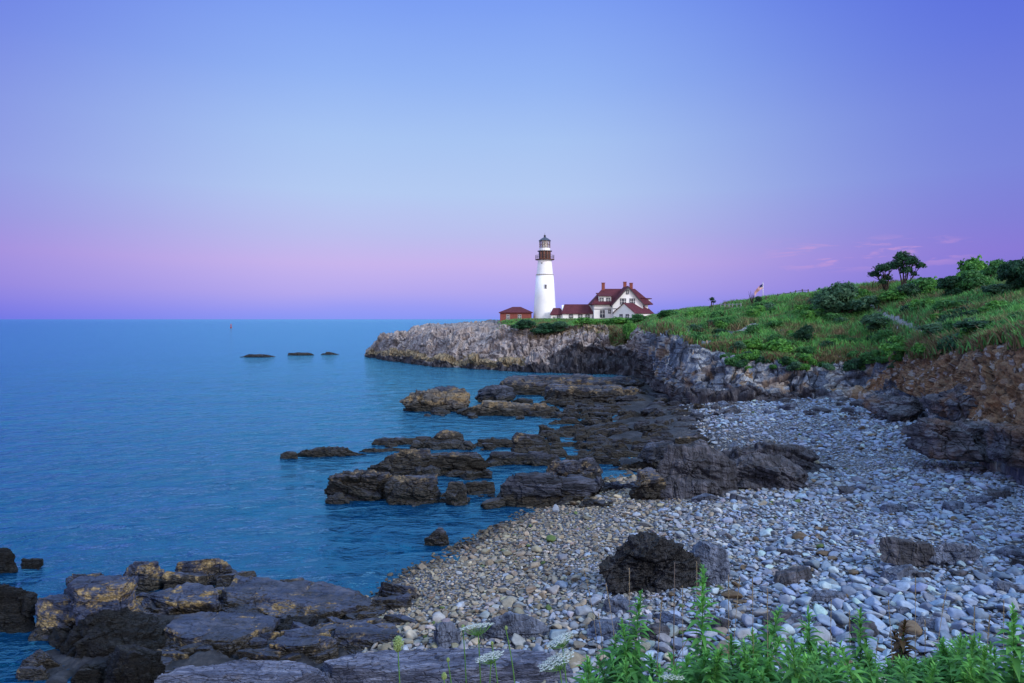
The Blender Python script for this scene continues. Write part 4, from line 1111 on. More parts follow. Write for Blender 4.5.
# rail fence on the skyline
def fence():
    wood = flat_mat('fence_wood', (.10,.085,.08), .9, .1, .3, 4)
    pts = [on_hill(px, np.interp(px, [765, 800, 812], [303, 296, 294.5])) for px in range(766, 814, 6)]
    o = thing('rail_fence', pts[0], 'weathered wooden rail fence along the skyline beyond the flag', 'fence'); b = np.array(pts[0])
    for p in pts:
        bm = bmesh.new(); x, y, z = p-b; box(bm, x-.07, x+.07, y-.07, y+.07, z-.3, z+1.15); link('post', bm_mesh('post', bm, wood), o)
    for h in (.5, .95):
        v, f = tube_np(np.array(pts)-b+np.array([0, -.1, h]), .05, 6); link('rail', mesh_np('rail', v, f, wood), o)
    pts = [on_hill(px, 309.5) for px in range(717, 742, 4)]
    grey = flat_mat('grey_fence_wood', (.34,.33,.36), .9, .1, .2, 4)
    o = thing('rail_fence', pts[0], 'pale grey rail fence between the tiny tree and the flag', 'fence'); b = np.array(pts[0])
    for p in pts:
        bm = bmesh.new(); x, y, z = p-b; box(bm, x-.06, x+.06, y-.06, y+.06, z-.3, z+1.1); link('post', bm_mesh('post', bm, grey), o)
    for h in (.45, .95):
        v, f = tube_np(np.array(pts)-b+np.array([0, -.1, h]), .05, 6); link('rail', mesh_np('rail', v, f, grey), o)
fence()

# ------------------------------------------------------------------ buildings
W_WHITE = flat_mat('white_paint', (.80,.80,.80), .55, .3, .05, .6)
W_TOWER = flat_mat('tower_whitewash', (.83,.83,.83), .6, .3, .06, .5, bump=.15)
ROOF = flat_mat('red_shingle', (.088,.024,.034), .85, .15, .25, 1.2, bump=.4)
BRICK = flat_mat('brick', (.21,.066,.055), .85, .15, .2, 2., bump=.3)
TRIM = flat_mat('dark_trim', (.05,.055,.075), .6)
IRON = flat_mat('black_iron', (.030,.022,.022), .45, .5, .2, 2)
RUST = flat_mat('brown_iron', (.12,.040,.025), .5, .4, .3, 2)
STONE = flat_mat('stone_band', (.42,.40,.38), .8, .2, .15, 2)
def glass_mat():
    m, nt = new_mat('window_glass'); n = N(nt); n.principled((.035,.045,.07), .08, None, .6); return m
GLASS = glass_mat()
def lantern_glass():
    m, nt = new_mat('lantern_glass'); n = N(nt)
    n.principled((.75,.72,.68), .15, None, .5, **{'Transmission Weight': .75}); return m
LGLASS = lantern_glass()
PXM = 196/F     # metres per pixel at the lighthouse

def lighthouse():
    Y = 196; x0, _, _ = P(544.8, 319, Y); z0 = 10.55
    o = thing('lighthouse', (x0, Y, z0), 'tall white round lighthouse tower with a dark iron lantern on the point', 'lighthouse')
    zz = lambda py: H-(py-319)*PXM-z0
    bm = bmesh.new(); lathe(bm, [(11.9*PXM, -.6), (11.5*PXM, zz(319)), (10.2*PXM, zz(297)), (8.7*PXM, zz(275.3))], 56); link('tower', bm_mesh('tower', bm, W_TOWER, True), o)
    bm = bmesh.new(); lathe(bm, [(8.55*PXM, zz(275.3)), (8.95*PXM, zz(275.3)), (8.95*PXM, zz(274.4)), (8.3*PXM, zz(274.1))], 56); link('belt_course', bm_mesh('belt_course', bm, STONE), o)
    bm = bmesh.new(); lathe(bm, [(8.2*PXM, zz(274.3)), (8.1*PXM, zz(273.5)), (6.95*PXM, zz(261.8)), (6.9*PXM, zz(261.2)), (6.9*PXM, zz(260.2))], 56); link('upper_tower', bm_mesh('upper_tower', bm, W_TOWER, False), o)
    g = bm = bmesh.new(); lathe(bm, [(7.4*PXM, zz(260.3)), (9.5*PXM, zz(260.0)), (9.6*PXM, zz(259.3)), (6.3*PXM, zz(259.1))], 40); g = link('gallery', bm_mesh('gallery', bm, RUST), o)
    bm = bmesh.new()
    a = Acc()
    for hz in (1.1, .6):
        an = np.linspace(0, 2*math.pi, 41); v, f = tube_np(np.stack([9.3*PXM*np.cos(an), 9.3*PXM*np.sin(an), 0*an+zz(259.2)+hz], 1), .035, 5); a.add(v, q=f)
    for k in range(20):
        an = k*math.pi/10; c = np.array([9.3*PXM*math.cos(an), 9.3*PXM*math.sin(an), zz(259.2)]); v, f = tube_np(np.stack([c, c+[0, 0, .6], c+[0, 0, 1.12]]), .035, 5); a.add(v, q=f)
    bm.free(); link('railing', a.mesh('railing', IRON), g)
    bm = bmesh.new(); lathe(bm, [(6.1*PXM, zz(259.2)), (6.1*PXM, zz(251.6))], 20); w = link('watch_room', bm_mesh('watch_room', bm, IRON), o)
    for an in (-100, -70, -130, -40):
        c, s = math.cos(R(an)), math.sin(R(an)); bm = bmesh.new(); lathe(bm, [(.30, zz(258.8)), (.30, zz(252))], 8)
        q = link('panel', bm_mesh('panel', bm, RUST), w, (6.05*PXM*c, 6.05*PXM*s, 0)); 
    bm = bmesh.new(); lathe(bm, [(6.2*PXM, zz(251.7)), (7.3*PXM, zz(251.5)), (7.3*PXM, zz(250.9)), (5.4*PXM, zz(250.7))], 40); link('lantern_deck', bm_mesh('lantern_deck', bm, IRON), o)
    bm = bmesh.new(); lathe(bm, [(5.4*PXM, zz(250.8)), (5.4*PXM, zz(248.2))], 16); link('lantern_base', bm_mesh('lantern_base', bm, W_WHITE), o)
    bm = bmesh.new(); lathe(bm, [(5.2*PXM, zz(248.2)), (5.2*PXM, zz(241))], 12); l = link('lantern_glass', bm_mesh('lantern_glass', bm, LGLASS), o)
    a = Acc()
    for k in range(12):
        an = k*math.pi/6; c = np.array([5.3*PXM*math.cos(an), 5.3*PXM*math.sin(an), 0]); v, f = tube_np(np.stack([c+[0, 0, zz(248.3)], c+[0, 0, zz(244)], c+[0, 0, zz(240.9)]]), .06, 5); a.add(v, q=f)
    an = np.linspace(0, 2*math.pi, 25); v, f = tube_np(np.stack([5.3*PXM*np.cos(an), 5.3*PXM*np.sin(an), 0*an+zz(244.6)], 1), .05, 5); a.add(v, q=f)
    link('glazing_bars', a.mesh('glazing_bars', RUST), l)
    bm = bmesh.new(); lathe(bm, [(.25, zz(250)), (.55, zz(247.5)), (.62, zz(245)), (.5, zz(242.5)), (.2, zz(241.2))], 20); link('lens', bm_mesh('lens', bm, flat_mat('lens', (.85,.80,.70), .2, .6, .05), True), o)
    bm = bmesh.new(); lathe(bm, [(6.1*PXM, zz(241.1)), (6.1*PXM, zz(240.6)), (3.6*PXM, zz(238.7)), (1.2*PXM, zz(237.3)), (.9*PXM, zz(236.7))], 32); rf = link('lantern_roof', bm_mesh('lantern_roof', bm, flat_mat('roof_iron', (.035,.04,.07), .4, .5)), o)
    bm = bmesh.new(); bmesh.ops.create_icosphere(bm, subdivisions=3, radius=1.15*PXM, matrix=Matrix.Translation((0, 0, zz(236)))); lathe(bm, [(.06, zz(235.4)), (.02, zz(232.6))], 6); link('vent_ball', bm_mesh('vent_ball', bm, IRON, True), rf)
    for py, px, r in ((287, 545.2, 9.6), (263.5, 541.6, 7.1)):
        dx = (px-544.8)*PXM; rr = r*PXM; dy = -math.sqrt(rr*rr-dx*dx)
        hw, hh = (.32, .62) if py > 280 else (.16, .2)
        bm = bmesh.new(); box(bm, dx-hw, dx+hw, dy-.12, dy+.3, zz(py)-hh, zz(py)+hh); wf = link('window', bm_mesh('window', bm, STONE), o)
        bm = bmesh.new(); box(bm, dx-hw*.62, dx+hw*.62, dy-.16, dy+.2, zz(py)-hh*.75, zz(py)+hh*.75); link('pane', bm_mesh('pane', bm, GLASS), wf)
lighthouse()

def window(parent, cx, y, z0, z1, hw, frame=W_WHITE, dark=True, casing=TRIM):
    """window in a wall facing -Y (local coordinates): casing, pane, bars"""
    bm = bmesh.new()
    t = .10
    box(bm, cx-hw-t, cx-hw, y-.09, y+.05, z0-t, z1+t); box(bm, cx+hw, cx+hw+t, y-.09, y+.05, z0-t, z1+t)
    box(bm, cx-hw, cx+hw, y-.092, y+.05, z1, z1+t); box(bm, cx-hw, cx+hw, y-.12, y+.05, z0-t, z0)
    w = link('window', bm_mesh('window', bm, casing), parent)
    bm = bmesh.new(); box(bm, cx-hw, cx+hw, y-.03, y+.03, z0, z1); link('pane', bm_mesh('pane', bm, GLASS), w)
    bm = bmesh.new(); zc = (z0+z1)/2; box(bm, cx-hw, cx+hw, y-.06, y-.032, zc-.04, zc+.04); box(bm, cx-.03, cx+.03, y-.062, y-.034, z0, zc-.04); box(bm, cx-.03, cx+.03, y-.062, y-.034, zc+.04, z1)
    link('frame', bm_mesh('frame', bm, frame), w)

def gable_roof(bm, x0, x1, y0, y1, ze, zr, axis='x', over=.35, th=.22, hip=0.):
    """slabs of a pitched roof; axis is the ridge direction"""
    def slab(a, b, c, d):
        up = Vector((0, 0, th)); pts = [Vector(q) for q in (a, b, c, d)]
        hull(bm, [p for p in pts]+[p+up for p in pts])
    if axis == 'x':
        ym = (y0+y1)/2; k = over*(zr-ze)/(ym-y0)
        slab((x0-over, y0-over, ze-k), (x1+over, y0-over, ze-k), (x1+over-hip, ym, zr), (x0-over+hip, ym, zr))
        slab((x0-over, y1+over, ze-k), (x1+over, y1+over, ze-k), (x1+over-hip, ym+.004, zr+.003), (x0-over+hip, ym+.004, zr+.003))
    else:
        xm = (x0+x1)/2; k = over*(zr-ze)/(xm-x0)
        slab((x0-over, y0-over, ze-k), (x0-over, y1+over, ze-k), (xm, y1+over, zr), (xm, y0-over, zr))
        slab((x1+over, y0-over, ze-k), (x1+over, y1+over, ze-k), (xm+.004, y1+over, zr+.003), (xm+.004, y0-over, zr+.003))

def wall_gable(bm, x0, x1, y0, y1, zb, ze, zr, axis='y'):
    if axis == 'y':
        xm = (x0+x1)/2; hull(bm, [(x, y, z) for x in (x0, x1) for y in (y0, y1) for z in (zb, ze)]+[(xm, y0, zr), (xm, y1, zr)])
    else:
        ym = (y0+y1)/2; hull(bm, [(x, y, z) for x in (x0, x1) for y in (y0, y1) for z in (zb, ze)]+[(x0, ym, zr), (x1, ym, zr)])

def keeper_house():
    Y = 186; m = Y/F; x0, _, _ = P(620, 319, Y); zb = 10.4
    X = lambda px: (px-620)*m; Z = lambda py: H-(py-319)*m-zb
    o = thing('keeper_house', (x0, Y, zb), 'large white keeper house with red hipped roof and tall gable', 'house')
    # main body, ridge along x, hipped ends
    bm = bmesh.new(); box(bm, X(594), X(648), 0, 9.5, -1, Z(304.2)); wl = link('wall', bm_mesh('wall', bm, W_WHITE), o)
    bm = bmesh.new(); k = .7
    e0, e1 = X(591.5), X(652.5); ze = Z(304.8); zr = Z(288)
    hull(bm, [(e0, -k, ze), (e1, -k, ze), (e0, 10.2, ze), (e1, 10.2, ze), (e0, -k, ze+.25), (e1, -k, ze+.25), (e0, 10.2, ze+.25), (e1, 10.2, ze+.25), (X(604.5), 4.75, zr), (X(638), 4.75, zr)])
    rf = link('roof', bm_mesh('roof', bm, ROOF), o)
    for px, top, y in ((605.5, 282.3, 4.6), (628.2, 281.2, 5.5), (634.3, 282.4, 5.0)):
        bm = bmesh.new(); w = .42; box(bm, X(px)-w, X(px)+w, y-.35, y+.35, Z(292), Z(top)); box(bm, X(px)-w-.08, X(px)+w+.08, y-.43, y+.43, Z(top), Z(top)+.14); link('chimney', bm_mesh('chimney', bm, BRICK), rf)
    # front gable wing, ridge along y
    g0, g1 = X(611.5), X(641.5); yg = -2.2
    bm = bmesh.new(); wall_gable(bm, g0, g1, yg, 4, -1, Z(304.3), Z(287.4), 'y'); link('gable_wall', bm_mesh('gable_wall', bm, W_WHITE), o)
    bm = bmesh.new(); gable_roof(bm, g0, g1, yg, 5.2, Z(304.3), Z(287.4)+.1, 'y', .5, .22); gr = link('gable_roof', bm_mesh('gable_roof', bm, ROOF), o)
    bm = bmesh.new(); zc = Z(287.4)
    for s, e in ((-1, g0), (1, g1)):
        xm = (g0+g1)/2; kk = .5*(zc-Z(304.3))/(xm-g0)
        hull(bm, [(xm, yg-.54, zc+.02), (xm, yg-.51, zc+.02), (xm, yg-.54, zc-.32), (xm, yg-.51, zc-.32), (e+s*.5, yg-.54, Z(304.3)-kk+.1), (e+s*.5, yg-.51, Z(304.3)-kk+.1), (e+s*.5, yg-.54, Z(304.3)-kk-.24), (e+s*.5, yg-.51, Z(304.3)-kk-.24)])
    link('rake_board', bm_mesh('rake_board', bm, TRIM), gr)
    bm = bmesh.new(); box(bm, g0-.03, g1+.03, yg-.06, yg+.02, Z(309.2), Z(308.5)); link('belt_trim', bm_mesh('belt_trim', bm, TRIM), o)
    bm = bmesh.new(); box(bm, X(593.8), g0-.05, -.06, .02, Z(309.4), Z(308.7)); link('belt_trim', bm_mesh('belt_trim', bm, TRIM), o)
    window(o, X(626), yg, Z(294.2), Z(290.6), .26)
    for px in (620.2, 623.2, 629.6, 632): window(o, X(px), yg, Z(304.4), Z(299), .30)
    window(o, X(602.4), 0, Z(317.3), Z(310.4), .55)
    window(o, X(616), yg, Z(317), Z(311), .32)
    window(o, X(609.5), 0, Z(313.2), Z(310.2), .25)
    # dormer
    d0, d1 = X(599), X(611.2); yd = .2
    bm = bmesh.new(); box(bm, d0, d1, yd, 4.4, Z(303.2), Z(296.2)); dm = link('dormer', bm_mesh('dormer', bm, W_WHITE), o)
    bm = bmesh.new(); hull(bm, [(d0-.3, yd-.4, Z(296.3)), (d1+.3, yd-.4, Z(296.3)), (d0-.3, 4.7, Z(292.8)), (d1+.3, 4.7, Z(292.8)), (d0-.3, yd-.4, Z(296.3)+.16), (d1+.3, yd-.4, Z(296.3)+.16), (d0-.3, 4.7, Z(292.8)+.16), (d1+.3, 4.7, Z(292.8)+.16)]); link('dormer_roof', bm_mesh('dormer_roof', bm, ROOF), dm)
    for px in (601.7, 608.3): window(o, X(px), yd, Z(302), Z(298), .48)
    # side dormer at the far end
    bm = bmesh.new(); box(bm, X(643.5), X(651), 1.2, 5, Z(303.4), Z(298.4)); sd = link('side_dormer', bm_mesh('side_dormer', bm, W_WHITE), o)
    bm = bmesh.new(); hull(bm, [(X(642), .9, Z(298.4)), (X(652.6), .9, Z(298.9)), (X(642), 5.3, Z(298.4)), (X(652.6), 5.3, Z(298.9)), (X(642), .9, Z(297.5)), (X(652.6), .9, Z(298.2)), (X(642), 5.3, Z(297.5)), (X(652.6), 5.3, Z(298.2))]); link('side_dormer_roof', bm_mesh('side_dormer_roof', bm, ROOF), sd)
    window(o, X(647.6), 1.2, Z(302.4), Z(299.7), .4)
    # front ell: small gabled wing turned toward the path
    Y2 = 178; m2 = Y2/F; xe, _, _ = P(634.5, 319, Y2); rz = R(40)
    e = thing('cottage_wing', (xe, Y2, 10.2), 'low white gabled wing with red roof in front of the keeper house', 'house', rz=-rz)
    e.rotation_euler = (0, 0, -rz)
    Zz = lambda py: H-(py-319)*m2-10.2
    wv = 18.5*m2/math.cos(rz); ln = 24*m2/math.sin(rz)
    bm = bmesh.new(); wall_gable(bm, -wv, 0, 0, ln, -1.2, Zz(312.6), Zz(303.4), 'y'); link('wall', bm_mesh('wall', bm, W_WHITE), e)
    bm = bmesh.new(); gable_roof(bm, -wv, 0, 0, ln, Zz(312.6), Zz(303.4)+.05, 'y', .3, .16); link('roof', bm_mesh('roof', bm, ROOF), e)
    for f in (.36, .66): window(e, -wv*(1-f), 0, Zz(319), Zz(314.4), .38)
keeper_house()

def wing(px0, px1, Y, eave, ridge, name, label, wins, dep, base=320.5):
    m = Y/F; x0, _, _ = P(px0, 319, Y); zb = 10.3; Z = lambda py: H-(py-319)*m-zb; w = (px1-px0)*m
    o = thing(name, (x0, Y, zb), label, 'building')
    bm = bmesh.new(); wall_gable(bm, 0, w, 0, dep, -1, Z(eave), Z(ridge), 'x'); link('wall', bm_mesh('wall', bm, W_WHITE), o)
    bm = bmesh.new(); gable_roof(bm, 0, w, 0, dep, Z(eave), Z(ridge)+.03, 'x', .35, .18, hip=1.1); link('roof', bm_mesh('roof', bm, ROOF), o)
    for px, t, b, hw in wins: window(o, (px-px0)*m, 0, Z(b), Z(t), hw)
wing(562.6, 592.5, 188, 313, 304.8, 'connecting_wing', 'long low white wing with red roof joining tower and house', [(571, 318, 314.2, .5), (580.3, 318, 314.2, .5), (587.5, 318, 314.2, .5)], 6)
for o in ():
    pass
wing(551, 563.5, 189.5, 314, 308.6, 'tower_shed', 'small white entry shed with red roof at the lighthouse foot', [(558.8, 319.5, 314.8, .35), (554, 318.4, 316.8, .22)], 4)

def brick_building():
    Y = 193; m = Y/F; x0, _, _ = P(500, 319, Y); zb = 10.0; Z = lambda py: H-(py-319)*m-zb; w = 31.6*m; dp = 7.
    o = thing('brick_building', (x0, Y, zb), 'low red brick signal building with hipped roof beside the tower', 'building')
    bm = bmesh.new(); box(bm, 0, w, 0, dp, -2, Z(312.8)); link('wall', bm_mesh('wall', bm, BRICK), o)
    bm = bmesh.new(); k = .35; ze = Z(313); a = [(-k, -k), (w+k, -k), (w+k, dp+k), (-k, dp+k)]
    hull(bm, [(x, y, ze) for x, y in a]+[(x, y, ze+.22) for x, y in a]+[(w*.4, dp/2, Z(306.6)), (w*.66, dp/2, Z(306.6))]); link('roof', bm_mesh('roof', bm, ROOF), o)
    for px in (508, 519.6): window(o, (px-500)*m, 0, Z(319), Z(314.8), .42, casing=STONE)
brick_building()

# channel buoy far out
def buoy():
    py = 328; Y = H*F/(py-319); x, _, _ = P(231, py, Y); s = Y/F
    red = flat_mat('buoy_paint', (.30,.05,.035), .5)
    o = thing('buoy', (x, Y, 0), 'red channel buoy floating far out on the open sea', 'buoy')
    bm = bmesh.new(); lathe(bm, [(.9, -.6), (1.2, .1), (1.2, .9), (.8, 1.2)], 20); link('float', bm_mesh('float', bm, red), o)
    a = Acc()
    for k in range(4):
        an = k*math.pi/2+.4; v, f = tube_np([(.8*math.cos(an), .8*math.sin(an), 1.1), (.5*math.cos(an), .5*math.sin(an), 3.), (.25*math.cos(an), .25*math.sin(an), 4.6)], .12, 6); a.add(v, q=f)
    link('tower_frame', a.mesh('tower_frame', red), o)
    bm = bmesh.new(); lathe(bm, [(.5, 2.2), (.65, 3.), (.45, 4.4), (.2, 5.4)], 16); link('lamp', bm_mesh('lamp', bm, red), o)
buoy()

# ------------------------------------------------------------------ plants close to the camera
def leaf_blade(base, d, length, width, rg, droop=.5, tint=(.5, .5, 0)):
    """curved lance-shaped leaf: 7 stations x 3 points"""
    d = d/np.linalg.norm(d); side = np.cross(d, [0, 0, 1.]); side /= np.linalg.norm(side)+1e-9
    up = np.cross(side, d); t = np.linspace(0, 1, 7)
    w = width*np.array([.25, .8, 1., .92, .7, .38, .03]); c = base+d*length*t[:, None]-np.array([0, 0, 1.])*(droop*length*t**2)[:, None]
    v = np.stack([c-side*w[:, None]+up*w[:, None]*.35, c, c+side*w[:, None]+up*w[:, None]*.35], 1).reshape(-1, 3)
    i = (np.arange(6)[:, None]*3+np.arange(2)[None]).ravel(); q = np.stack([i, i+1, i+4, i+3], 1)
    return v, q

def goldenrod(px, py, Y, label, group=None, seed=1, lean=0., name='goldenrod_plant', leafmat='leaf_front', fat=1.):
    rg = np.random.default_rng(seed); x, _, zt = P(px, py, Y); zb = float(ground_z([x], [Y])[0][0])-.02
    h = max(zt-zb, .25); o = thing(name, (x, Y, zb), label, 'plant', group)
    t = np.linspace(0, 1, 12); bend = np.array([lean+rg.normal(0, .05), rg.normal(0, .05)])*h
    path = np.stack([bend[0]*(t**2-1), bend[1]*(t**2-1), t*h], 1)
    st = Acc(); v, f = tube_np(path, .0055*(1.25-t), 6); st.add(v, q=f, c=(.3, .5, 0))
    lv = Acc(); nl = int(h*95); ph = rg.uniform(0, 6.28)
    for k in range(nl):
        tt = .12+.88*(k/nl)**.9; b = np.array([np.interp(tt, t, path[:, j]) for j in range(3)]); an = ph+k*2.4+rg.normal(0, .25)
        size = np.interp(tt, [0, .3, .7, .9, 1], [.7, 1.1, 1., .62, .3])*rg.uniform(.75, 1.2)
        el = np.interp(tt, [0, .6, .95, 1], [.1, .35, .95, 1.25])+rg.normal(0, .18); d = np.array([math.cos(an)*math.cos(el), math.sin(an)*math.cos(el), math.sin(el)])
        br = np.clip(.15+.75*tt**2+rg.normal(0, .15), 0, 1)
        v, q = leaf_blade(b, d, .16*size, .0185*size*fat, rg, rg.uniform(.25, .75)); lv.add(v, q=q, c=(br, np.clip(.5+rg.normal(0, .2), 0, 1), 0))
    # the tip: small budding side sprays
    for k in range(int(14*fat)):
        tt = rg.uniform(.84, 1); b = np.array([np.interp(tt, t, path[:, j]) for j in range(3)]); an = rg.uniform(0, 6.28); el = rg.uniform(.5, 1.3); d = np.array([math.cos(an)*math.cos(el), math.sin(an)*math.cos(el), math.sin(el)])
        v, q = leaf_blade(b, d, rg.uniform(.03, .06), .006, rg, .1); lv.add(v, q=q, c=(.95, .75, 0))
    link('stem', st.mesh('stem', M['stem_green']), o); link('leaves', lv.mesh('leaves', M[leafmat]), o)
    return o

G = goldenrod
G(703, 566, 5.0, 'tallest green leafy stalk, in front of the grey boulder', seed=1)
G(641, 592, 5.1, 'tall leafy stalk with a pale tip below the black boulder', seed=2, lean=.05)
G(780, 609, 5.2, 'bright-tipped leafy stalk in the middle of the plant row', seed=3)
G(808, 610, 5.3, 'leafy stalk close beside the bright-tipped one', seed=4)
G(860, 611, 5.0, 'leafy stalk next to the rusty dock plant', seed=5)
G(943, 638, 4.9, 'leafy stalk beyond the rusty dock plant', seed=6)
G(1013, 606, 4.6, 'stout broad-leaved stalk at the beach end of the plant row', seed=7, fat=1.25)
G(622, 622, 5.0, 'leafy stalk at the seaward end of the plant row', seed=8)
G(752, 632, 5.0, 'mid-height leafy stalk between the tallest and the bright-tipped stalk', seed=9)
rg = np.random.default_rng(77)
for k in range(125):
    px = rg.uniform(575, 1050); py = rg.uniform(636, 684) if px > 600 else rg.uniform(655, 684)
    if 876 < px < 935: py = max(py, 660)
    G(px, py, rg.uniform(4.3, 5.6), 'shorter green leafy stalk in the thick of the plant row', 'short leafy stalks of the plant row', seed=300+k, lean=rg.normal(0, .15), fat=rg.uniform(.65, 1.35))

# rusty dock plant
goldenrod(905, 622, 5.4, 'dark rusty-leaved dock plant among the green stalks', seed=51, leafmat='leaf_rust', name='dock_plant', fat=1.2, lean=.08)
goldenrod(893, 632, 5.5, 'smaller dull dock plant leaning against the rusty one', seed=52, leafmat='leaf_rust', name='dock_plant', fat=1.1, lean=-.16)

def stalk(px, py, Y, label, group, seed, mat='straw', lean=0., spike=True, name='grass_stalk', r=.0024):
    rg = np.random.default_rng(seed); x, _, zt = P(px, py, Y); zb = float(ground_z([x], [Y])[0][0])-.02; h = zt-zb
    o = thing(name, (x, Y, zb), label, 'grass', group); t = np.linspace(0, 1, 10); b = lean*h
    path = np.stack([b*(t**2-1), 0*t+rg.normal(0, .02)*t, t*h], 1); a = Acc(); v, f = tube_np(path, r*(1.3-.6*t), 5); a.add(v, q=f, c=(rg.random(), .4, 0))
    link('stem', a.mesh('stem', M[mat]), o)
    if spike:
        a = Acc()
        for k in range(60):
            tt = rg.uniform(.80, 1); c = np.array([np.interp(tt, t, path[:, j]) for j in range(3)]); an = rg.uniform(0, 6.28); d = np.array([math.cos(an)*.45, math.sin(an)*.45, 1.])
            v, q = leaf_blade(c, d, rg.uniform(.012, .022), .0028, rg, 0); a.add(v, q=q, c=(rg.random(), .5, 0))
        link('seed_head', a.mesh('seed_head', M[mat]), o)
for k, (px, py, ln) in enumerate([(629, 568, 0), (584, 570, -.12), (606, 585, -.1), (683, 588, 0), (697, 562, .0), (740, 578, .06), (754, 580, 0), (729, 575, .0), (662, 597, .05), (598, 614, -.08), (915, 578, 0), (946, 588, .1), (830, 600, 0), (851, 613, 0), (972, 605, 0), (990, 616, .05),
                                  (925, 622, 0), (768, 590, 0), (887, 600, -.05), (960, 640, .1), (1003, 600, 0), (880, 640, .1)]):
    stalk(px, py, 5.2+.3*math.sin(k*7), 'thin straw-coloured grass stalk with a seed spike rising above the green plants', 'straw grass stalks', 400+k, lean=ln)
stalk(673, 560, 4.9, 'tall grey dead stalk in front of the black boulder', None, 450, 'dry', 0., False, 'dead_stalk', .0042)
stalk(688, 640, 4.7, 'bent brown dead stalk among the green plants', None, 451, 'dry', .3, False, 'dead_stalk', .0035)
stalk(772, 655, 4.6, 'leaning grey dead stalk crossing the green plants', None, 452, 'dry', -.4, False, 'dead_stalk', .004)

def umbel(px, py, Y, rad, label, seed, tilt=(0, 0), mode='open', group=None):
    rg = np.random.default_rng(seed); x, _, zt = P(px, py, Y); zb = float(ground_z([x], [Y])[0][0])-.02; h = zt-zb
    o = thing('wild_carrot_flower', (x, Y, zb), label, 'flower', group)
    t = np.linspace(0, 1, 12); b = rg.normal(0, .04)*h-.03; path = np.stack([b*(t**2-1), 0*t, t*h*(1 if mode == 'bud' else .995)], 1)
    a = Acc(); v, f = tube_np(path, .0042*(1.2-.3*t), 6); a.add(v, q=f, c=(.5, .6, 0)); link('stem', a.mesh('stem', M['stem_green']), o)
    top = path[-1]; rm = np.array(Euler((tilt[0], tilt[1], 0)).to_matrix())
    hd = Acc(); ry = Acc()
    nu = 34 if mode != 'bud' else 30
    for k in range(nu):
        an = k*2.39996; rr = math.sqrt((k+.5)/nu)
        if mode == 'open': c = np.array([rr*math.cos(an), rr*math.sin(an), .36-.12*rr*rr])*rad
        else: c = np.array([rr*math.cos(an)*.62*(.55+.45*abs(math.sin(k))), rr*math.sin(an)*.62, 1.7-.75*rr*rr])*rad
        if mode == 'open': c0 = np.array([0, 0, -.22*rad])
        else: c0 = np.zeros(3)
        c = rm@c; c0 = rm@c0
        mid = (c0+c)/2+(rm@np.array([0, 0, -.08*rad]))
        if mode == 'bud': mid = c0+np.array([c[0]*1.15, c[1]*1.15, c[2]*.42])
        v, f = tube_np(np.stack([top+c0, top+mid, top+c]), .0013 if mode == 'open' else .0022, 4); ry.add(v, q=f, c=(.5, .6, 0))
        ns = 40; dd = rg.normal(size=(ns, 3)); dd[:, 2] = np.abs(dd[:, 2])*.5; dd /= np.linalg.norm(dd, axis=1)[:, None]
        cc = top+c+(dd*np.array([1, 1, .55]))@rm.T*rad*.17*rg.random((ns, 1))**.5; nn = dd*.4+(rm@np.array([0, 0, 1.]))[None]
        v, q = leaf_quads(cc, nn/np.linalg.norm(nn, axis=1)[:, None], rad*.032, rg, .9); hd.add(v, q=q, c=np.repeat(np.stack([rg.random(ns), .35+.3*rg.random(ns), 0*rg.random(ns)], 1), 4, 0))
    for k in range(9):
        an = k*.7; d = np.array([math.cos(an), math.sin(an), -.6 if mode == 'open' else .9]); v, q = leaf_blade(top, d, rad*.5, .0016, rg, .2); ry.add(v, q=q, c=(.4, .5, 0))
    link('rays', ry.mesh('rays', M['stem_green' if mode == 'open' else 'bud']), o); link('flower_head', hd.mesh('flower_head', M['petal' if mode == 'open' else 'bud'], False), o)
umbel(398, 652, 4.6, .062, 'closed pale green wild carrot head standing apart from the white flowers', 1, mode='bud')
umbel(478, 631, 4.7, .12, 'largest open white wild carrot flower seen edge-on', 2, tilt=(-.34, -.14))
umbel(491, 660, 4.6, .10, 'white wild carrot flower low beside the largest one', 3, tilt=(-.20, -.25))
umbel(562, 643, 4.4, .10, 'tilted white wild carrot flower nearer the green stalks', 4, tilt=(-.18, -.45))
umbel(559, 665, 4.3, .125, 'wide tilted white wild carrot flower just under the other tilted one', 5, tilt=(-.18, -.38))
umbel(673, 680, 4.4, .075, 'white wild carrot flower low among the green stalks', 6, tilt=(-.25, 0))
umbel(463, 630, 4.8, .022, 'small green wild carrot bud beside the largest white flower', 7, mode='bud')
umbel(506, 630, 4.9, .018, 'tiny yellow-green bud on a bent stem beyond the largest flower', 8, mode='bud')
umbel(448, 662, 4.7, .018, 'small pale bud between the closed head and the largest flower', 9, mode='bud')
umbel(492, 645, 4.9, .016, 'tiny green bud above the low white flower', 10, mode='bud')
umbel(444, 680, 4.6, .03, 'pale bud at the very foot of the picture near the closed head', 11, mode='bud')

# ------------------------------------------------------------------ camera, light, sky
cam = bpy.data.cameras.new('camera'); cam.lens = 24; cam.sensor_width = 36; cam.sensor_fit = 'HORIZONTAL'; cam.clip_start = .1; cam.clip_end = 90000
cam.shift_y = -22.5/1024
co = bpy.data.objects.new('camera', cam); COL.objects.link(co); co.location = (0, 0, H); co.rotation_euler = (R(90), 0, 0); sc.camera = co

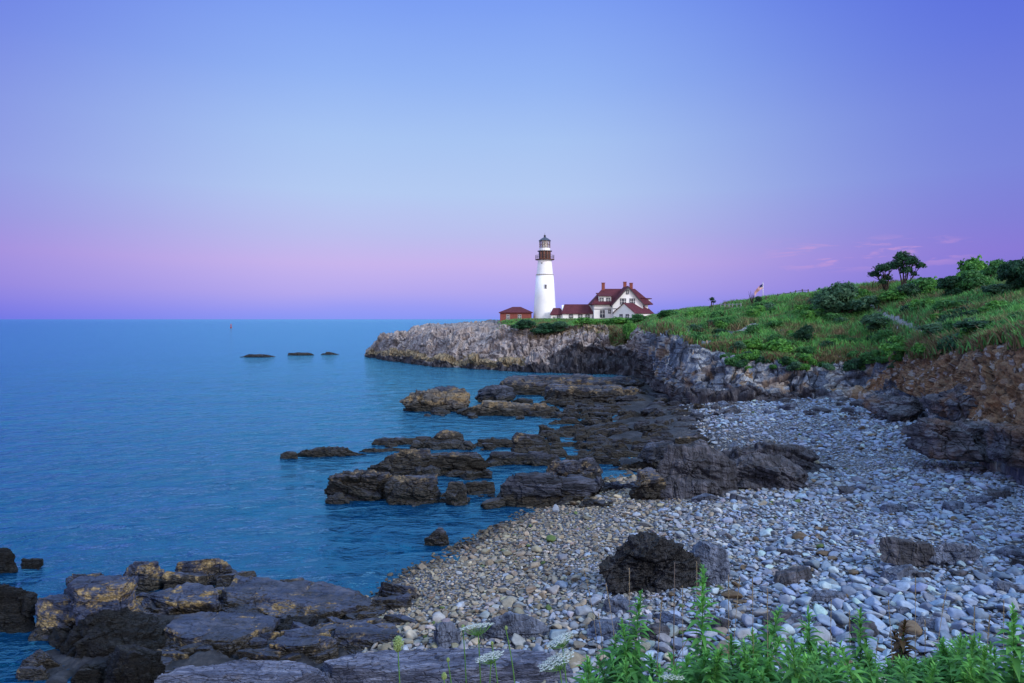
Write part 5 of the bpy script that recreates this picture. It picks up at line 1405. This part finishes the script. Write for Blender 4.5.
SUN_EL, SUN_AZ = 30, 128       # degrees; azimuth clockwise from the view direction (+Y)
sun = bpy.data.lights.new('sun', 'SUN'); sun.energy = 2.8; sun.angle = R(14); sun.color = (1., .95, .90)
so = bpy.data.objects.new('sun', sun); COL.objects.link(so)
sd = Vector((math.sin(R(SUN_AZ))*math.cos(R(SUN_EL)), math.cos(R(SUN_AZ))*math.cos(R(SUN_EL)), math.sin(R(SUN_EL))))
so.rotation_euler = sd.to_track_quat('Z', 'Y').to_euler(); so.location = (40, -40, 60)

def world():
    w = bpy.data.worlds.new('World'); sc.world = w; w.use_nodes = True; nt = w.node_tree; nt.nodes.clear(); n = N(nt)
    sky = n.node('ShaderNodeTexSky', sky_type='NISHITA', sun_disc=False, sun_elevation=R(SUN_EL), sun_rotation=R(SUN_AZ))
    g = n.node('ShaderNodeTexCoord').outputs['Generated']
    sp = n.node('ShaderNodeSeparateXYZ', ins={0: g}); x, y, z = sp.outputs
    zz = n.math('ADD', z, n.math('MULTIPLY', n.math('SUBTRACT', n.noise(n.map(g, (0, 0, 0), (1, 1, 5)), 2.5, 3), .5), .02))
    lin = lambda c: tuple(((v/255)/12.92 if v/255 < .04045 else ((v/255+.055)/1.055)**2.4) for v in c)
    stops = [(0., (133,150,251)), (.015, (148,152,249)), (.04, (177,163,242)), (.08, (199,176,238)), (.12, (188,188,239)), (.18, (181,203,244)), (.25, (169,198,246)), (.33, (147,181,248)), (.42, (126,161,248)), (.6, (150,190,248)), (1., (180,212,250))]
    col = n.ramp(zz, [(p, lin(c)) for p, c in stops])
    # brighter toward the open sea ahead, deeper violet to both sides
    az = n.math('ARCTAN2', x, y)
    da = n.math('ABSOLUTE', n.math('ADD', az, .10)); f = n.step(da, .12, .78)
    lr = n.step(az, -.35, .35); side = n.mix(f, (1, 1, 1), n.mix(lr, (.46, .37, .80), (.40, .37, .80))); side = n.mix(n.step(z, .42, .7), side, (1, 1, 1)); col = n.mix(1., col, side, 'MULTIPLY')
    # pink wisps low over the hill
    cn = n.noise(n.map(g, (0, 0, 0), (7., 7., 42)), 2.2, 5, .6, .4)
    band = n.math('MULTIPLY', n.step(z, .058, .08), n.math('SUBTRACT', 1., n.step(z, .09, .112)))
    azm = n.math('MULTIPLY', n.step(az, .34, .42), n.math('SUBTRACT', 1., n.step(az, .54, .62)))
    cf = n.math('MULTIPLY', n.math('MULTIPLY', band, azm), n.step(cn, .50, .62))
    col = n.mix(n.math('MULTIPLY', cf, .40), col, lin((226, 160, 214)))
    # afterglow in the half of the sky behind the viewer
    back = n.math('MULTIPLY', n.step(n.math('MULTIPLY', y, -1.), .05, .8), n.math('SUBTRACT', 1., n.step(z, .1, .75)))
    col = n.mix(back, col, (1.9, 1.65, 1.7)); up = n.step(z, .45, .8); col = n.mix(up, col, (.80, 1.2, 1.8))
    b1 = n.node('ShaderNodeBackground', ins={'Color': sky.outputs[0], 'Strength': .01})
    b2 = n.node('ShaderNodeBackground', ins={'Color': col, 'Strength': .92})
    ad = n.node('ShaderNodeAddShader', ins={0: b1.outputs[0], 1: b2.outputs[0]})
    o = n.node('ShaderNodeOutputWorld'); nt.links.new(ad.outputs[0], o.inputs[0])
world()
vs = sc.view_settings; vs.view_transform = 'Standard'; vs.look = 'None'; vs.exposure = 0; vs.gamma = 1; vs.use_curve_mapping = False
sc.cycles.use_denoising = True
sc.cycles.max_bounces = 6; sc.cycles.diffuse_bounces = 2; sc.cycles.glossy_bounces = 3; sc.cycles.transmission_bounces = 4; sc.cycles.transparent_max_bounces = 4
